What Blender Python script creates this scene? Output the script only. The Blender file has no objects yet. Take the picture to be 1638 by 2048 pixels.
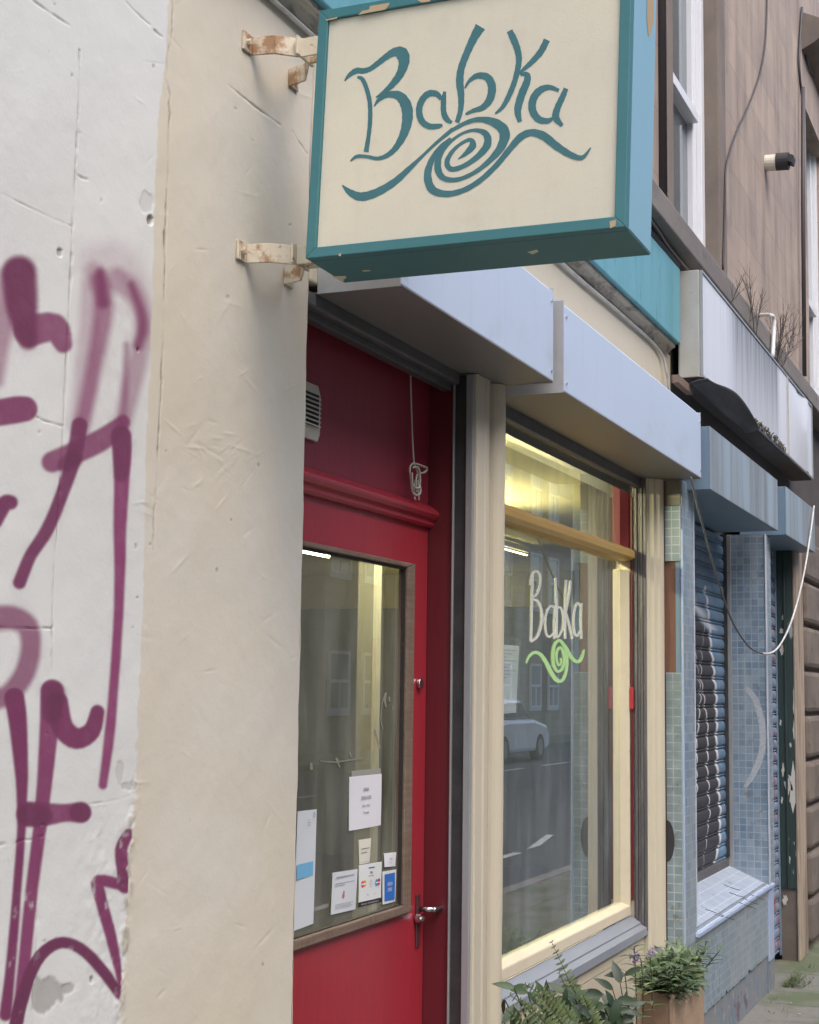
import bpy, math, random
import numpy as np
from mathutils import Vector, Matrix, Euler
random.seed(7); rng = np.random.default_rng(7)
SC = bpy.context.scene; COL = SC.collection
R = math.radians

# ------------------------------------------------------------------ camera
CAM = Vector((0, -1.56, 1.57)); FPX = 3028.0
yaw, pitch, roll = R(67.167), R(6.681), R(.7745)
fw = Vector((math.sin(yaw)*math.cos(pitch), math.cos(yaw)*math.cos(pitch), math.sin(pitch)))
rt0 = Vector((math.cos(yaw), -math.sin(yaw), 0)); up0 = rt0.cross(fw)
rt = rt0*math.cos(roll) + up0*math.sin(roll); up = -rt0*math.sin(roll) + up0*math.cos(roll)
cd = bpy.data.cameras.new('camera'); cam = bpy.data.objects.new('camera', cd); COL.objects.link(cam)
cd.sensor_fit = 'HORIZONTAL'; cd.sensor_width = 36; cd.lens = 36*FPX/1638
cd.clip_start = .05; cd.clip_end = 600
m = Matrix((rt, up, -fw)).transposed().to_4x4(); m.translation = CAM; cam.matrix_world = m
SC.camera = cam
# ------------------------------------------------------------------ light
w = bpy.data.worlds.new('World'); SC.world = w; w.use_nodes = True
nt = w.node_tree; bg = nt.nodes['Background']
sky = nt.nodes.new('ShaderNodeTexSky'); sky.sky_type = 'NISHITA'; sky.sun_disc = False
SUN_EL, SUN_AZ = R(55), R(214)      # azimuth clockwise from +Y
sky.sun_elevation = SUN_EL; sky.sun_rotation = SUN_AZ; sky.dust_density = 4; sky.ozone_density = 1.0; sky.air_density = 1.0
nt.links.new(sky.outputs[0], bg.inputs[0]); bg.inputs[1].default_value = .15
sd = bpy.data.lights.new('sun', 'SUN'); sd.energy = .6; sd.angle = R(110); sd.color = (1, .985, .94)
sun = bpy.data.objects.new('sun', sd); COL.objects.link(sun)
sv = Vector((math.sin(SUN_AZ)*math.cos(SUN_EL), math.cos(SUN_AZ)*math.cos(SUN_EL), math.sin(SUN_EL)))
sun.rotation_euler = sv.to_track_quat('Z', 'Y').to_euler(); sun.location = (0, -8, 20)
vs = SC.view_settings; vs.view_transform = 'Standard'; vs.look = 'None'; vs.exposure = 1.26; vs.gamma = 1
try:
    SC.cycles.transparent_max_bounces = 16; SC.cycles.max_bounces = 10; SC.cycles.use_denoising = True
    SC.cycles.sample_clamp_indirect = 6
except Exception: pass

# ------------------------------------------------------------------ measuring helpers (a sight line cut by a real plane)
def ray(px, py): return rt*((px-819)/FPX) - up*((py-1024)/FPX) + fw
def atY(px, py, y): d = ray(px, py); return CAM + d*((y-CAM.y)/d.y)
def atX(px, py, x): d = ray(px, py); return CAM + d*((x-CAM.x)/d.x)
def atZ(px, py, z): d = ray(px, py); return CAM + d*((z-CAM.z)/d.z)
RTn, UPn, FWn, CAMn = (np.array(v) for v in (rt, up, fw, CAM))
def pix(P):
    d = P-CAMn; dz = d@FWn
    return 819+FPX*(d@RTn)/dz, 1024-FPX*(d@UPn)/dz

# ------------------------------------------------------------------ materials
def srgb(r, g, b):
    f = lambda c: (c/255/12.92 if c <= 10 else ((c/255+.055)/1.055)**2.4)
    return (f(r), f(g), f(b), 1)
def mat(name, col, rough=.6, metal=0, layers=(), bump=(), attrs=(), spec=.5, base=None, coat=0):
    """layers: (scale xyz, lo, hi, colour, amount); bump: (scale xyz, strength); attrs: (attribute, colour)"""
    M = bpy.data.materials.new(name); M.use_nodes = True
    n = M.node_tree.nodes; L = M.node_tree.links; P = n['Principled BSDF']
    tc = n.new('ShaderNodeTexCoord')
    c4 = tuple(col)+(1,) if len(col) == 3 else tuple(col)
    if base: cur = base(n, L, tc)
    else:
        rgb = n.new('ShaderNodeRGB'); rgb.outputs[0].default_value = c4; cur = rgb.outputs[0]
    def noise(sc, det=6, ro=.6):
        if isinstance(sc, (int, float)): sc = (sc, sc, sc)
        mp = n.new('ShaderNodeMapping'); mp.inputs['Scale'].default_value = sc
        L.new(tc.outputs['Object'], mp.inputs[0])
        nz = n.new('ShaderNodeTexNoise'); nz.inputs['Scale'].default_value = 1; nz.inputs['Detail'].default_value = det
        nz.inputs['Roughness'].default_value = ro; L.new(mp.outputs[0], nz.inputs[0]); return nz.outputs[0]
    def mix(fac, b):
        nonlocal cur
        mx = n.new('ShaderNodeMix'); mx.data_type = 'RGBA'
        L.new(fac, mx.inputs[0]); L.new(cur, mx.inputs[6]); mx.inputs[7].default_value = tuple(b)+((1,) if len(b) == 3 else ())
        cur = mx.outputs[2]
    for sc, lo, hi, c, amt in layers:
        mr = n.new('ShaderNodeMapRange'); mr.inputs[1].default_value = lo; mr.inputs[2].default_value = hi; mr.inputs[4].default_value = amt
        L.new(noise(sc), mr.inputs[0]); mix(mr.outputs[0], c)
    for a, c in attrs:
        at = n.new('ShaderNodeAttribute'); at.attribute_name = a; mix(at.outputs['Fac'], c)
    L.new(cur, P.inputs['Base Color'])
    P.inputs['Roughness'].default_value = rough; P.inputs['Metallic'].default_value = metal
    P.inputs['Specular IOR Level'].default_value = spec; P.inputs['Coat Weight'].default_value = coat
    prev = None
    for sc, st in bump:
        b = n.new('ShaderNodeBump'); b.inputs['Strength'].default_value = st; b.inputs['Distance'].default_value = .003
        L.new(noise(sc, 5), b.inputs['Height'])
        if prev: L.new(prev, b.inputs['Normal'])
        prev = b.outputs[0]
    if prev: L.new(prev, P.inputs['Normal'])
    return M
def brick_base(c1, c2, mortar, bw, rh, ms, off=0.0, shift=(0, 0), bias=0.0, smooth=.1):
    def f(n, L, tc):
        mp = n.new('ShaderNodeMapping'); mp.inputs['Location'].default_value = (shift[0], shift[1], 0)
        L.new(tc.outputs['UV'], mp.inputs[0])
        b = n.new('ShaderNodeTexBrick'); b.offset = off; b.inputs['Scale'].default_value = 1
        b.inputs['Color1'].default_value = tuple(c1)+(1,); b.inputs['Color2'].default_value = tuple(c2)+(1,)
        b.inputs['Mortar'].default_value = tuple(mortar)+(1,); b.inputs['Mortar Size'].default_value = ms
        b.inputs['Mortar Smooth'].default_value = smooth; b.inputs['Bias'].default_value = bias
        b.inputs['Brick Width'].default_value = bw; b.inputs['Row Height'].default_value = rh
        L.new(mp.outputs[0], b.inputs[0]); return b.outputs[0]
    return f
def emit(name, col, s):
    M = bpy.data.materials.new(name); M.use_nodes = True; n = M.node_tree.nodes; L = M.node_tree.links
    e = n.new('ShaderNodeEmission'); e.inputs[0].default_value = tuple(col)+(1,); e.inputs[1].default_value = s
    L.new(e.outputs[0], n['Material Output'].inputs[0]); return M
def glass_mat(name, dirt=.05, tint=(.9, .93, .92), film=(.5, .525, .52)):
    """clear pane: reflection grows with grazing angle (both faces of the pane), a grime film that also paints in a hazy veil"""
    M = bpy.data.materials.new(name); M.use_nodes = True; n = M.node_tree.nodes; L = M.node_tree.links
    lw = n.new('ShaderNodeLayerWeight'); lw.inputs[0].default_value = .5
    pw = n.new('ShaderNodeMath'); pw.operation = 'POWER'; pw.inputs[1].default_value = 5; L.new(lw.outputs['Facing'], pw.inputs[0])
    ma = n.new('ShaderNodeMath'); ma.operation = 'MULTIPLY_ADD'; ma.inputs[1].default_value = 1.9; ma.inputs[2].default_value = .08; ma.use_clamp = True
    L.new(pw.outputs[0], ma.inputs[0])
    tr = n.new('ShaderNodeBsdfTransparent'); tr.inputs[0].default_value = tuple(tint)+(1,)
    gl = n.new('ShaderNodeBsdfGlossy'); gl.inputs['Roughness'].default_value = .0; gl.inputs[0].default_value = (.97, .99, 1, 1)
    mx = n.new('ShaderNodeMixShader'); L.new(ma.outputs[0], mx.inputs[0]); L.new(tr.outputs[0], mx.inputs[1]); L.new(gl.outputs[0], mx.inputs[2])
    tc = n.new('ShaderNodeTexCoord'); mp = n.new('ShaderNodeMapping'); mp.inputs['Scale'].default_value = (9, 9, 2.5); L.new(tc.outputs['Object'], mp.inputs[0])
    nz = n.new('ShaderNodeTexNoise'); nz.inputs['Detail'].default_value = 8; nz.inputs['Scale'].default_value = 1; L.new(mp.outputs[0], nz.inputs[0])
    mr = n.new('ShaderNodeMapRange'); mr.inputs[1].default_value = .35; mr.inputs[2].default_value = .8; mr.inputs[3].default_value = dirt*.4; mr.inputs[4].default_value = dirt*2
    L.new(nz.outputs[0], mr.inputs[0])
    df = n.new('ShaderNodeBsdfDiffuse'); df.inputs[0].default_value = tuple(film)+(1,)
    m2 = n.new('ShaderNodeMixShader'); L.new(mr.outputs[0], m2.inputs[0]); L.new(mx.outputs[0], m2.inputs[1]); L.new(df.outputs[0], m2.inputs[2])
    L.new(m2.outputs[0], n['Material Output'].inputs[0]); return M

CREAM = (.60, .55, .44)
creamL = [(3, .45, .75, (.55, .50, .40), .5), ((40, 40, 6), .58, .8, (.42, .37, .29), .35), (60, .68, .75, (.25, .21, .16), .5)]
m_cream = mat('cream_paint', CREAM, .55, layers=creamL, bump=[(25, .35), (120, .25)])
m_cream_trim = mat('cream_gloss_paint', (.555, .51, .405), .42, layers=[(5, .5, .8, (.50, .46, .36), .5), (70, .70, .76, (.25, .21, .15), .5), ((8, 8, 1.5), .6, .8, (.5, .44, .34), .35)], bump=[(35, .25)])
m_cream_flake = mat('flaking_cream_paint', (.58, .525, .405), .5, layers=[((20, 20, 26), .68, .71, (.3, .26, .2), .7), (12, .5, .8, (.5, .43, .33), .5)], bump=[((18, 18, 26), .5)])
m_wall = mat('painted_render', (.655, .67, .665), .6,
             attrs=[('cream', (.60, .55, .448)), ('dirt', (.21, .19, .165)), ('spray', (.25, .043, .145)), ('spray2', (.12, .03, .072))],
             layers=[(2.5, .4, .8, (.61, .615, .61), .6), (70, .69, .76, (.4, .38, .35), .4)], bump=[(30, .12), (140, .16)])
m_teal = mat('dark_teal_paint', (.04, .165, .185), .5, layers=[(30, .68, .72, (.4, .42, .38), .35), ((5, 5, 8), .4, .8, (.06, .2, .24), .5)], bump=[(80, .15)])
m_teal_light = mat('street_lit_teal', (.2, .4, .5), .32, layers=[((8, 8, 2), .4, .7, (.18, .38, .47), .6)], bump=[(30, .1)])  # the frame's teal, lightened here for daylight on the street side
m_tan = mat('bare_tan_board', (.45, .33, .2), .7)
m_panel = mat('aged_cream_panel', (.63, .60, .485), .5, layers=[((2, 3, 5), .4, .75, (.56, .54, .46), .7), (9, .56, .8, (.47, .43, .35), .4), ((3, 30, 4), .55, .75, (.56, .52, .42), .4), (200, .5, .8, (.5, .45, .35), .3)], bump=[(200, .1)])
m_letter = mat('teal_lettering', (.04, .145, .165), .5, layers=[(20, .4, .7, (.06, .175, .21), .6)])
m_rust = mat('rusty_painted_steel', (.62, .55, .43), .6, layers=[(18, .5, .6, (.3, .14, .05), .85), (50, .6, .7, (.16, .1, .06), .7)], bump=[(60, .6)])
m_box = mat('sky_tinted_grey', (.50, .595, .76), .38, layers=[((1.2, 1.2, 1.5), .35, .8, (.46, .55, .70), .7), ((26, 26, 1.2), .58, .75, (.40, .44, .5), .4), ((2.2, 2.2, 3), .6, .72, (.40, .45, .53), .5), (70, .7, .75, (.25, .22, .2), .6)], bump=[((2.5, 2.5, 2.5), .5), (160, .05)], spec=.6)  # grey metal with the sky's blue reflection put into the colour
m_steel = mat('dark_grey_steel', (.11, .115, .125), .42, metal=.3, layers=[((20, 20, 3), .5, .8, (.2, .2, .21), .5)], bump=[(60, .2)])
m_galv = mat('galvanised_steel', (.36, .38, .40), .45, metal=.35, layers=[((30, 30, 4), .45, .75, (.22, .22, .23), .6)], bump=[(50, .2)])
m_chan = mat('weathered_channel', (.11, .105, .115), .5, metal=.2, layers=[((40, 40, 5), .5, .75, (.26, .25, .25), .6), (60, .6, .7, (.07, .06, .06), .7)], bump=[(60, .4)])
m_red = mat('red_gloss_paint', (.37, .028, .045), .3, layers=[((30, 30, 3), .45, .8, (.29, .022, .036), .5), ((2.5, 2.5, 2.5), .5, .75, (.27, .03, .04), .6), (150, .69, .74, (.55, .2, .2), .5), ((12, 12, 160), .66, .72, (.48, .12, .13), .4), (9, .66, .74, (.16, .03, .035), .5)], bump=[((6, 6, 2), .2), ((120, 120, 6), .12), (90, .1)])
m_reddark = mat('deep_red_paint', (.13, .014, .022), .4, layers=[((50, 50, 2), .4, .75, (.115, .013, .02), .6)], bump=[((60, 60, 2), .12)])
m_brown = mat('bare_weathered_wood', (.17, .115, .085), .65, layers=[((8, 90, 90), .4, .7, (.26, .2, .16), .7), ((90, 90, 5), .5, .75, (.09, .06, .045), .6)], bump=[((10, 90, 90), .3)])
m_dark_strip = mat('painted_dark_strip', (.03, .026, .024), .6, layers=[(60, .6, .7, (.12, .1, .08), .5)])  # black for strips that paint in darkness behind and beside the glass
m_chrome = mat('brushed_steel', (.55, .55, .56), .25, metal=1, bump=[((200, 200, 8), .1)])
m_handle = mat('dark_red_handle_plate', (.13, .05, .06), .3, metal=.4)
m_ochre = mat('ochre_varnished_wood', (.70, .43, .12), .4, layers=[((2, 40, 40), .4, .7, (.78, .53, .19), .7)], bump=[((4, 60, 60), .2)])
m_bluegrey = mat('blue_grey_sill_paint', (.2, .225, .27), .5, layers=[((4, 20, 20), .45, .75, (.25, .27, .31), .5)], bump=[(40, .2)])
m_fascia = mat('turquoise_fascia_paint', (.13, .36, .44), .45, layers=[((9, 9, 1.2), .45, .65, (.09, .31, .36), .8), ((25, 25, 5), .62, .7, (.03, .1, .12), .7), (40, .66, .72, (.4, .42, .44), .5)], bump=[((9, 9, 2), .3), (60, .3)])
m_ledge = mat('dirty_cream_ledge', (.42, .38, .31), .7, layers=[((6, 20, 20), .5, .6, (.14, .12, .1), .7), (40, .6, .7, (.05, .05, .05), .7)], bump=[(30, .6)])
m_stone = mat('sandstone_ashlar', (.36, .28, .22), .85,
              base=brick_base((.41, .325, .27), (.33, .27, .235), (.23, .19, .17), 1.7, .31, .003, .5, (.3, .13)),
              layers=[((5, 5, .8), .44, .66, (.2, .165, .155), .85), ((1.5, 1.5, 3), .45, .7, (.45, .37, .31), .5), ((2, 2, 2), .62, .75, (.13, .115, .115), .6), (50, .55, .8, (.25, .2, .17), .4)], bump=[(40, .4), ((3, 3, 12), .3)])
m_stone_plain = mat('dark_sandstone', (.2, .165, .14), .85, layers=[((3, 3, 2), .45, .7, (.11, .095, .09), .7), ((6, 6, 1), .55, .75, (.3, .24, .19), .5)], bump=[(30, .5)])
m_ledge_stone = mat('grey_weathered_ledge', (.165, .15, .145), .8, layers=[((2, 6, 6), .45, .7, (.25, .23, .21), .6), (10, .6, .7, (.08, .085, .07), .7)], bump=[(25, .5)])
m_white_frame = mat('white_window_frame', (.72, .74, .78), .4, layers=[((20, 20, 2), .5, .8, (.6, .62, .66), .4)])
m_dirtywhite = mat('streaked_white_panel', (.66, .69, .76), .4, attrs=[('dirt', (.17, .16, .16))], layers=[((22, 22, .7), .55, .7, (.5, .52, .56), .5), ((1.1, 1.1, .9), .47, .6, (.58, .6, .66), .5)], bump=[((4, 4, 1), .3)])
m_endcap = mat('dirty_grey_end_panel', (.43, .43, .40), .6, layers=[(6, .45, .7, (.33, .33, .3), .6), (30, .66, .72, (.1, .1, .1), .6)], bump=[(40, .3)])
m_dark = mat('shade_coloured_boarding', (.06, .052, .05), .8, layers=[(8, .4, .7, (.1, .08, .07), .6)], bump=[(20, .5)])  # dark base colour carries the shade of recesses and undersides
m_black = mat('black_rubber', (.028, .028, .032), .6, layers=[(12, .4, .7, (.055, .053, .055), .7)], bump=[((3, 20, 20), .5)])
TB = [((12, 12, 4), .45, .7, (.17, .235, .29), .6), (30, .58, .70, (.13, .13, .12), .6), (7, .66, .68, (.2, .18, .155), .85), ((16, 16, 1.2), .55, .7, (.36, .40, .43), .45), ((3, 3, 1.2), .48, .7, (.34, .37, .39), .45)]
m_tile = mat('blue_mosaic_tile', (.2, .3, .4), .3, base=brick_base((.13, .20, .285), (.25, .325, .41), (.35, .41, .47), .038, .038, .0022, 0, (0, .004)), layers=TB, bump=[(30, .3)], spec=.6)  # tile colour includes a blue tint from reflected sky
m_tile_pale = mat('pale_blue_green_tile', (.28, .36, .37), .3, base=brick_base((.19, .255, .29), (.27, .335, .365), (.42, .47, .49), .036, .036, .0022, 0, (.0, .004)), layers=[(6, .47, .65, (.16, .195, .205), .7), (25, .6, .70, (.14, .125, .10), .7), (5, .64, .67, (.2, .175, .14), .8)], bump=[(30, .3)], spec=.6)
m_tile_sill = mat('sky_bright_sill_tile', (.3, .38, .45), .22, base=brick_base((.37, .45, .56), (.44, .51, .61), (.58, .63, .7), .052, .05, .0018, .5, (0, .0)), layers=[(8, .48, .7, (.4, .46, .51), .6), ((9, 9, 9), .64, .72, (.12, .11, .09), .5)], bump=[(25, .4)], spec=.7)  # paler and bluer tile, with the sky's reflection in the colour
m_bluetrim = mat('pale_blue_trim', (.33, .42, .62), .45, layers=[((30, 30, 4), .55, .68, (.45, .43, .4), .7), (60, .66, .7, (.15, .13, .12), .7)], bump=[(50, .4)])
m_whitetrim = mat('chalky_blue_trim', (.46, .5, .57), .5, layers=[((40, 40, 4), .5, .65, (.3, .34, .4), .6), (50, .64, .7, (.2, .16, .13), .7)], bump=[(60, .5)])
m_plaster = mat('grey_peeling_plaster', (.2, .215, .235), .8, layers=[(9, .5, .56, (.14, .2, .27), .6), (14, .6, .66, (.35, .33, .3), .8), (6, .58, .64, (.12, .05, .045), .7)], bump=[(20, .9)])
m_bluebox = mat('streaked_blue_metal', (.28, .36, .44), .45, layers=[((5, 5, .6), .42, .6, (.17, .18, .19), .8), ((30, 30, 1), .58, .7, (.45, .52, .6), .5), ((5, 5, 3), .62, .72, (.13, .12, .11), .6)], bump=[((20, 20, 4), .2)])
m_bluebox_plain = mat('blue_metal', (.16, .24, .33), .45, layers=[((14, 14, 2), .5, .7, (.12, .17, .23), .6)])
m_shutter = mat('blue_painted_shutter', (.125, .215, .33), .5, attrs=[('spray', (.035, .033, .038)), ('chalk', (.62, .63, .66))], layers=[((3, 3, 8), .42, .65, (.085, .13, .19), .7), (22, .58, .68, (.3, .35, .41), .5), ((2, 2, 3), .55, .7, (.16, .30, .47), .6)], bump=[(50, .3)])
m_shutter2 = mat('dull_blue_shutter', (.2, .26, .37), .5, layers=[(9, .52, .58, (.25, .07, .08), .7), (14, .6, .66, (.36, .42, .48), .5)])
m_green = mat('flaking_dark_green', (.025, .045, .042), .45, layers=[((12, 12, 3), .64, .655, (.55, .55, .5), .9), ((20, 20, 3), .5, .7, (.04, .075, .075), .6)], bump=[((14, 14, 4), .5)])
m_post = mat('pale_flaking_timber', (.38, .31, .24), .7, layers=[((30, 30, 4), .5, .6, (.24, .18, .14), .7), ((20, 20, 1.4), .52, .62, (.5, .41, .33), .5), ((9, 9, 1), .5, .62, (.12, .095, .08), .75)], bump=[((60, 60, 5), .7)])
m_pier = mat('sooty_rusticated_stone', (.14, .115, .1), .85, layers=[(3, .45, .7, (.24, .2, .165), .7), (9, .55, .7, (.07, .06, .055), .7)], bump=[(20, .7)])
m_brownboard = mat('bare_brown_board', (.2, .1, .065), .7, layers=[((50, 50, 4), .45, .7, (.13, .065, .045), .6)])
m_planter = mat('planter_timber', (.38, .27, .19), .7, layers=[((6, 6, 60), .42, .7, (.29, .2, .14), .7), (7, .5, .75, (.2, .14, .1), .6)], bump=[((8, 8, 80), .35)])
m_planter_end = mat('planter_timber_shaded', (.22, .145, .095), .7, layers=[((6, 6, 60), .42, .7, (.16, .1, .065), .7), (9, .5, .7, (.1, .065, .045), .6)], bump=[((8, 8, 80), .35)])  # same timber, darkened for the shaded end faces
m_soil = mat('potting_soil', (.03, .022, .016), .95, bump=[(60, 1)])
m_cable = mat('off_white_cable', (.58, .57, .54), .5, layers=[((12, 12, 12), .5, .6, (.4, .39, .37), .5)])
m_cable_dark = mat('black_cable', (.05, .045, .05), .55)
m_cord = mat('grubby_white_cord', (.5, .47, .42), .8)
m_plastic = mat('yellowed_white_plastic', (.62, .58, .5), .45, layers=[(20, .55, .75, (.45, .4, .33), .5)])
m_paper = mat('white_paper', (.74, .75, .8), .7, layers=[(20, .5, .8, (.68, .69, .74), .4)])
m_paper_cream = mat('cream_card', (.7, .68, .6), .7)
m_paper_thin = mat('faded_letter_paper', (.62, .66, .7), .7, layers=[(15, .5, .8, (.55, .59, .63), .4)])
m_ink = mat('grey_ink', (.12, .12, .15), .7); m_ink_pale = mat('faded_ink', (.36, .36, .42), .7)
m_black_ink = mat('black_strip', (.02, .02, .024), .5)
FLAT = {k: mat(k+'_print', v, .5) for k, v in dict(navy=(.015, .03, .16), gold=(.75, .4, .05), scarlet=(.6, .06, .04), orange=(.8, .33, .05), cyan=(.05, .3, .62), crimson=(.5, .03, .06), amexblue=(.03, .16, .55), sky=(.18, .46, .72), pale=(.75, .78, .85), pinkish=(.45, .2, .2), grey=(.3, .3, .32)).items()}
m_chalk = mat('white_chalk_paint', (.72, .74, .70), .8, layers=[(120, .45, .6, (.5, .53, .48), .5)])
m_chalk_green = mat('green_chalk_paint', (.42, .72, .3), .8, layers=[(90, .45, .6, (.55, .78, .42), .7)])
m_glass = glass_mat('shop_glass', .125, film=(.42, .53, .60))  # bluish film paints the street's reflected haze over the grime
m_glass_door = glass_mat('door_glass', .19, film=(.5, .5, .42))  # warm film paints a milky haze over the grime
m_winglass = mat('dark_window_glass', (.09, .12, .14), .05, layers=[(1.5, .4, .7, (.16, .2, .22), .6)], spec=1)
m_leaf = mat('glossy_green_leaf', (.034, .066, .028), .55, layers=[(14, .45, .7, (.02, .045, .022), .7)])
m_leaf_dark = mat('dark_green_leaf', (.02, .042, .025), .5, layers=[(14, .45, .7, (.05, .09, .04), .6)])
m_leaf_bush = mat('bush_leaf', (.06, .10, .045), .45, layers=[(18, .42, .65, (.03, .055, .03), .7)])
m_fern = mat('fern_leaf', (.085, .13, .045), .5, layers=[(12, .5, .7, (.13, .15, .06), .7)])
m_flower = mat('mauve_flower', (.2, .14, .3), .6)
m_twig = mat('brown_twig', (.09, .07, .06), .8)
m_pave = mat('mossy_paving', (.2, .185, .165), .85, base=brick_base((.2, .19, .17), (.17, .165, .145), (.05, .05, .04), .9, .6, .006, .5), layers=[(2.2, .44, .6, (.075, .105, .04), .8), (14, .55, .7, (.11, .10, .085), .6), (60, .68, .74, (.35, .34, .3), .6)], bump=[(30, .6), (120, .4)])
m_road = mat('worn_asphalt', (.065, .068, .075), .75, layers=[((.6, 1.5, 1), .4, .7, (.085, .088, .095), .7), (150, .55, .75, (.13, .13, .13), .4)], bump=[(200, .5)])
m_kerb = mat('granite_kerb', (.25, .24, .23), .8, layers=[(20, .5, .7, (.16, .155, .15), .6)], bump=[(80, .4)])
m_paintw = mat('road_paint', (.62, .62, .6), .6, layers=[(12, .5, .7, (.4, .4, .39), .6)])
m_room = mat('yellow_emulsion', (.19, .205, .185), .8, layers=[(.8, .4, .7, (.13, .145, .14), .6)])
m_wall_glow = mat('painted_lamp_glow', (.40, .375, .2), .8)  # yellow lamp glow on the upper end wall, put into the colour
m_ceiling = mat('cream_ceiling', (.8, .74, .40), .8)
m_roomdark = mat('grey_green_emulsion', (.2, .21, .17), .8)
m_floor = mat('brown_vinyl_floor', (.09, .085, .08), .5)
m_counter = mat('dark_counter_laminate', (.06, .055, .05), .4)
m_tube = emit('lit_tube', (1, .91, .54), 90)
m_tube_dim = emit('old_dim_tube', (1, .88, .42), 8); m_tube_far = emit('yellowed_tube', (1, .9, .5), 9)
m_opp = mat('opposite_sandstone', (.3, .25, .2), .85, base=brick_base((.40, .345, .28), (.34, .29, .235), (.17, .14, .12), .8, .3, .006, .5), layers=[((.4, .4, .2), .45, .7, (.2, .165, .14), .6)])
m_carwhite = mat('white_car_paint', (.85, .86, .88), .15, coat=.6)
m_tyre = mat('tyre_rubber', (.02, .02, .022), .8)
m_redpost = mat('red_shopfront_paint', (.42, .09, .05), .5)

for M_, c_ in ((m_leaf, (.06, .10, .04, 1)), (m_leaf_dark, (.04, .07, .036, 1)), (m_leaf_bush, (.095, .15, .06, 1)), (m_fern, (.13, .17, .06, 1))):
    n_ = M_.node_tree.nodes; l_ = M_.node_tree.links; P_ = n_['Principled BSDF']; src = P_.inputs['Base Color'].links[0].from_socket
    ge = n_.new('ShaderNodeNewGeometry'); mx_ = n_.new('ShaderNodeMix'); mx_.data_type = 'RGBA'; mr_ = n_.new('ShaderNodeMapRange'); mr_.inputs[1].default_value = .35; mr_.inputs[2].default_value = 1
    l_.new(ge.outputs['Random Per Island'], mr_.inputs[0]); l_.new(mr_.outputs[0], mx_.inputs[0]); l_.new(src, mx_.inputs[6]); mx_.inputs[7].default_value = c_; l_.new(mx_.outputs[2], P_.inputs['Base Color'])
# ------------------------------------------------------------------ mesh builders
class MB:
    def __init__(s): s.v = []; s.f = []
    def add(s, vs, fs):
        o = len(s.v); s.v += [Vector(p) for p in vs]; s.f += [tuple(i+o for i in f) for f in fs]; return s
    def box(s, x0, x1, y0, y1, z0, z1):
        return s.add([(x0, y0, z0), (x1, y0, z0), (x1, y1, z0), (x0, y1, z0), (x0, y0, z1), (x1, y0, z1), (x1, y1, z1), (x0, y1, z1)],
                     [(3, 2, 1, 0), (4, 5, 6, 7), (0, 1, 5, 4), (1, 2, 6, 5), (2, 3, 7, 6), (3, 0, 4, 7)])
    def prism(s, prof, axis, a, b):
        """prof: 2-D outline; axis 'x': (y,z), 'y': (x,z), 'z': (x,y)"""
        n = len(prof); mk = {'x': lambda p, t: (t, p[0], p[1]), 'y': lambda p, t: (p[0], t, p[1]), 'z': lambda p, t: (p[0], p[1], t)}[axis]
        vs = [mk(p, a) for p in prof]+[mk(p, b) for p in prof]
        fs = [tuple(range(n))[::-1], tuple(range(n, 2*n))]+[(i, (i+1) % n, (i+1) % n+n, i+n) for i in range(n)]
        return s.add(vs, fs)
    def tube(s, pts, r, n=8, taper=None):
        pts = [Vector(p) for p in pts]; o = len(s.v); k = len(pts)
        ref = Vector((0, 0, 1)); prev = None
        for i, p in enumerate(pts):
            d = (pts[min(i+1, k-1)]-pts[max(i-1, 0)]).normalized()
            if prev is None:
                a = d.cross(ref)
                if a.length < .05: a = d.cross(Vector((1, 0, 0)))
                a.normalize()
            else:
                a = (prev-d*prev.dot(d)).normalized()
            prev = a; b = d.cross(a)
            rr = r if taper is None else r+(taper-r)*i/(k-1)
            for j in range(n):
                t = 2*math.pi*j/n; s.v.append(p+a*rr*math.cos(t)+b*rr*math.sin(t))
        for i in range(k-1):
            for j in range(n):
                s.f.append((o+i*n+j, o+i*n+(j+1) % n, o+(i+1)*n+(j+1) % n, o+(i+1)*n+j))
        s.f.append(tuple(o+j for j in range(n))[::-1]); s.f.append(tuple(o+(k-1)*n+j for j in range(n)))
        return s
def catmull(pts, per=6):
    P = [np.array(p, float) for p in pts]; out = []
    for i in range(len(P)-1):
        a = P[max(i-1, 0)]; b = P[i]; c = P[i+1]; d = P[min(i+2, len(P)-1)]
        for j in range(per):
            t = j/per; out.append(.5*((2*b)+(-a+c)*t+(2*a-5*b+4*c-d)*t*t+(-a+3*b-3*c+d)*t**3))
    out.append(P[-1]); return out
def stroke(mb, pts, mp, lift0=0.0, lift1=.0008, per=7, caps=True):
    """hand painted brush stroke: pts (x,y,width) in drawing units, mp(x,y,lift) -> 3-D"""
    q = catmull(pts, per); n = len(q); o = len(mb.v)
    for i, p in enumerate(q):
        d = q[min(i+1, n-1)][:2]-q[max(i-1, 0)][:2]; d = d/(np.linalg.norm(d)+1e-9); nn = np.array((-d[1], d[0]))
        wd = (max(p[2], 1)*1.07+.0)*.5*(1+.04*math.sin(i*1.7)); lf = lift0+(lift1-lift0)*i/(n-1)
        a = p[:2]+nn*wd; b = p[:2]-nn*wd
        mb.v.append(Vector(mp(a[0], a[1], lf))); mb.v.append(Vector(mp(b[0], b[1], lf)))
    for i in range(n-1): mb.f.append((o+2*i, o+2*i+1, o+2*i+3, o+2*i+2))
def setp(o, label=None, cat=None, group=None, kind=None):
    for k, v in (('label', label), ('category', cat), ('group', group), ('kind', kind)):
        if v: o[k] = v
    return o
def root_loc(p):
    while p.parent: p = p.parent
    return p.location.copy()
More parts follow.
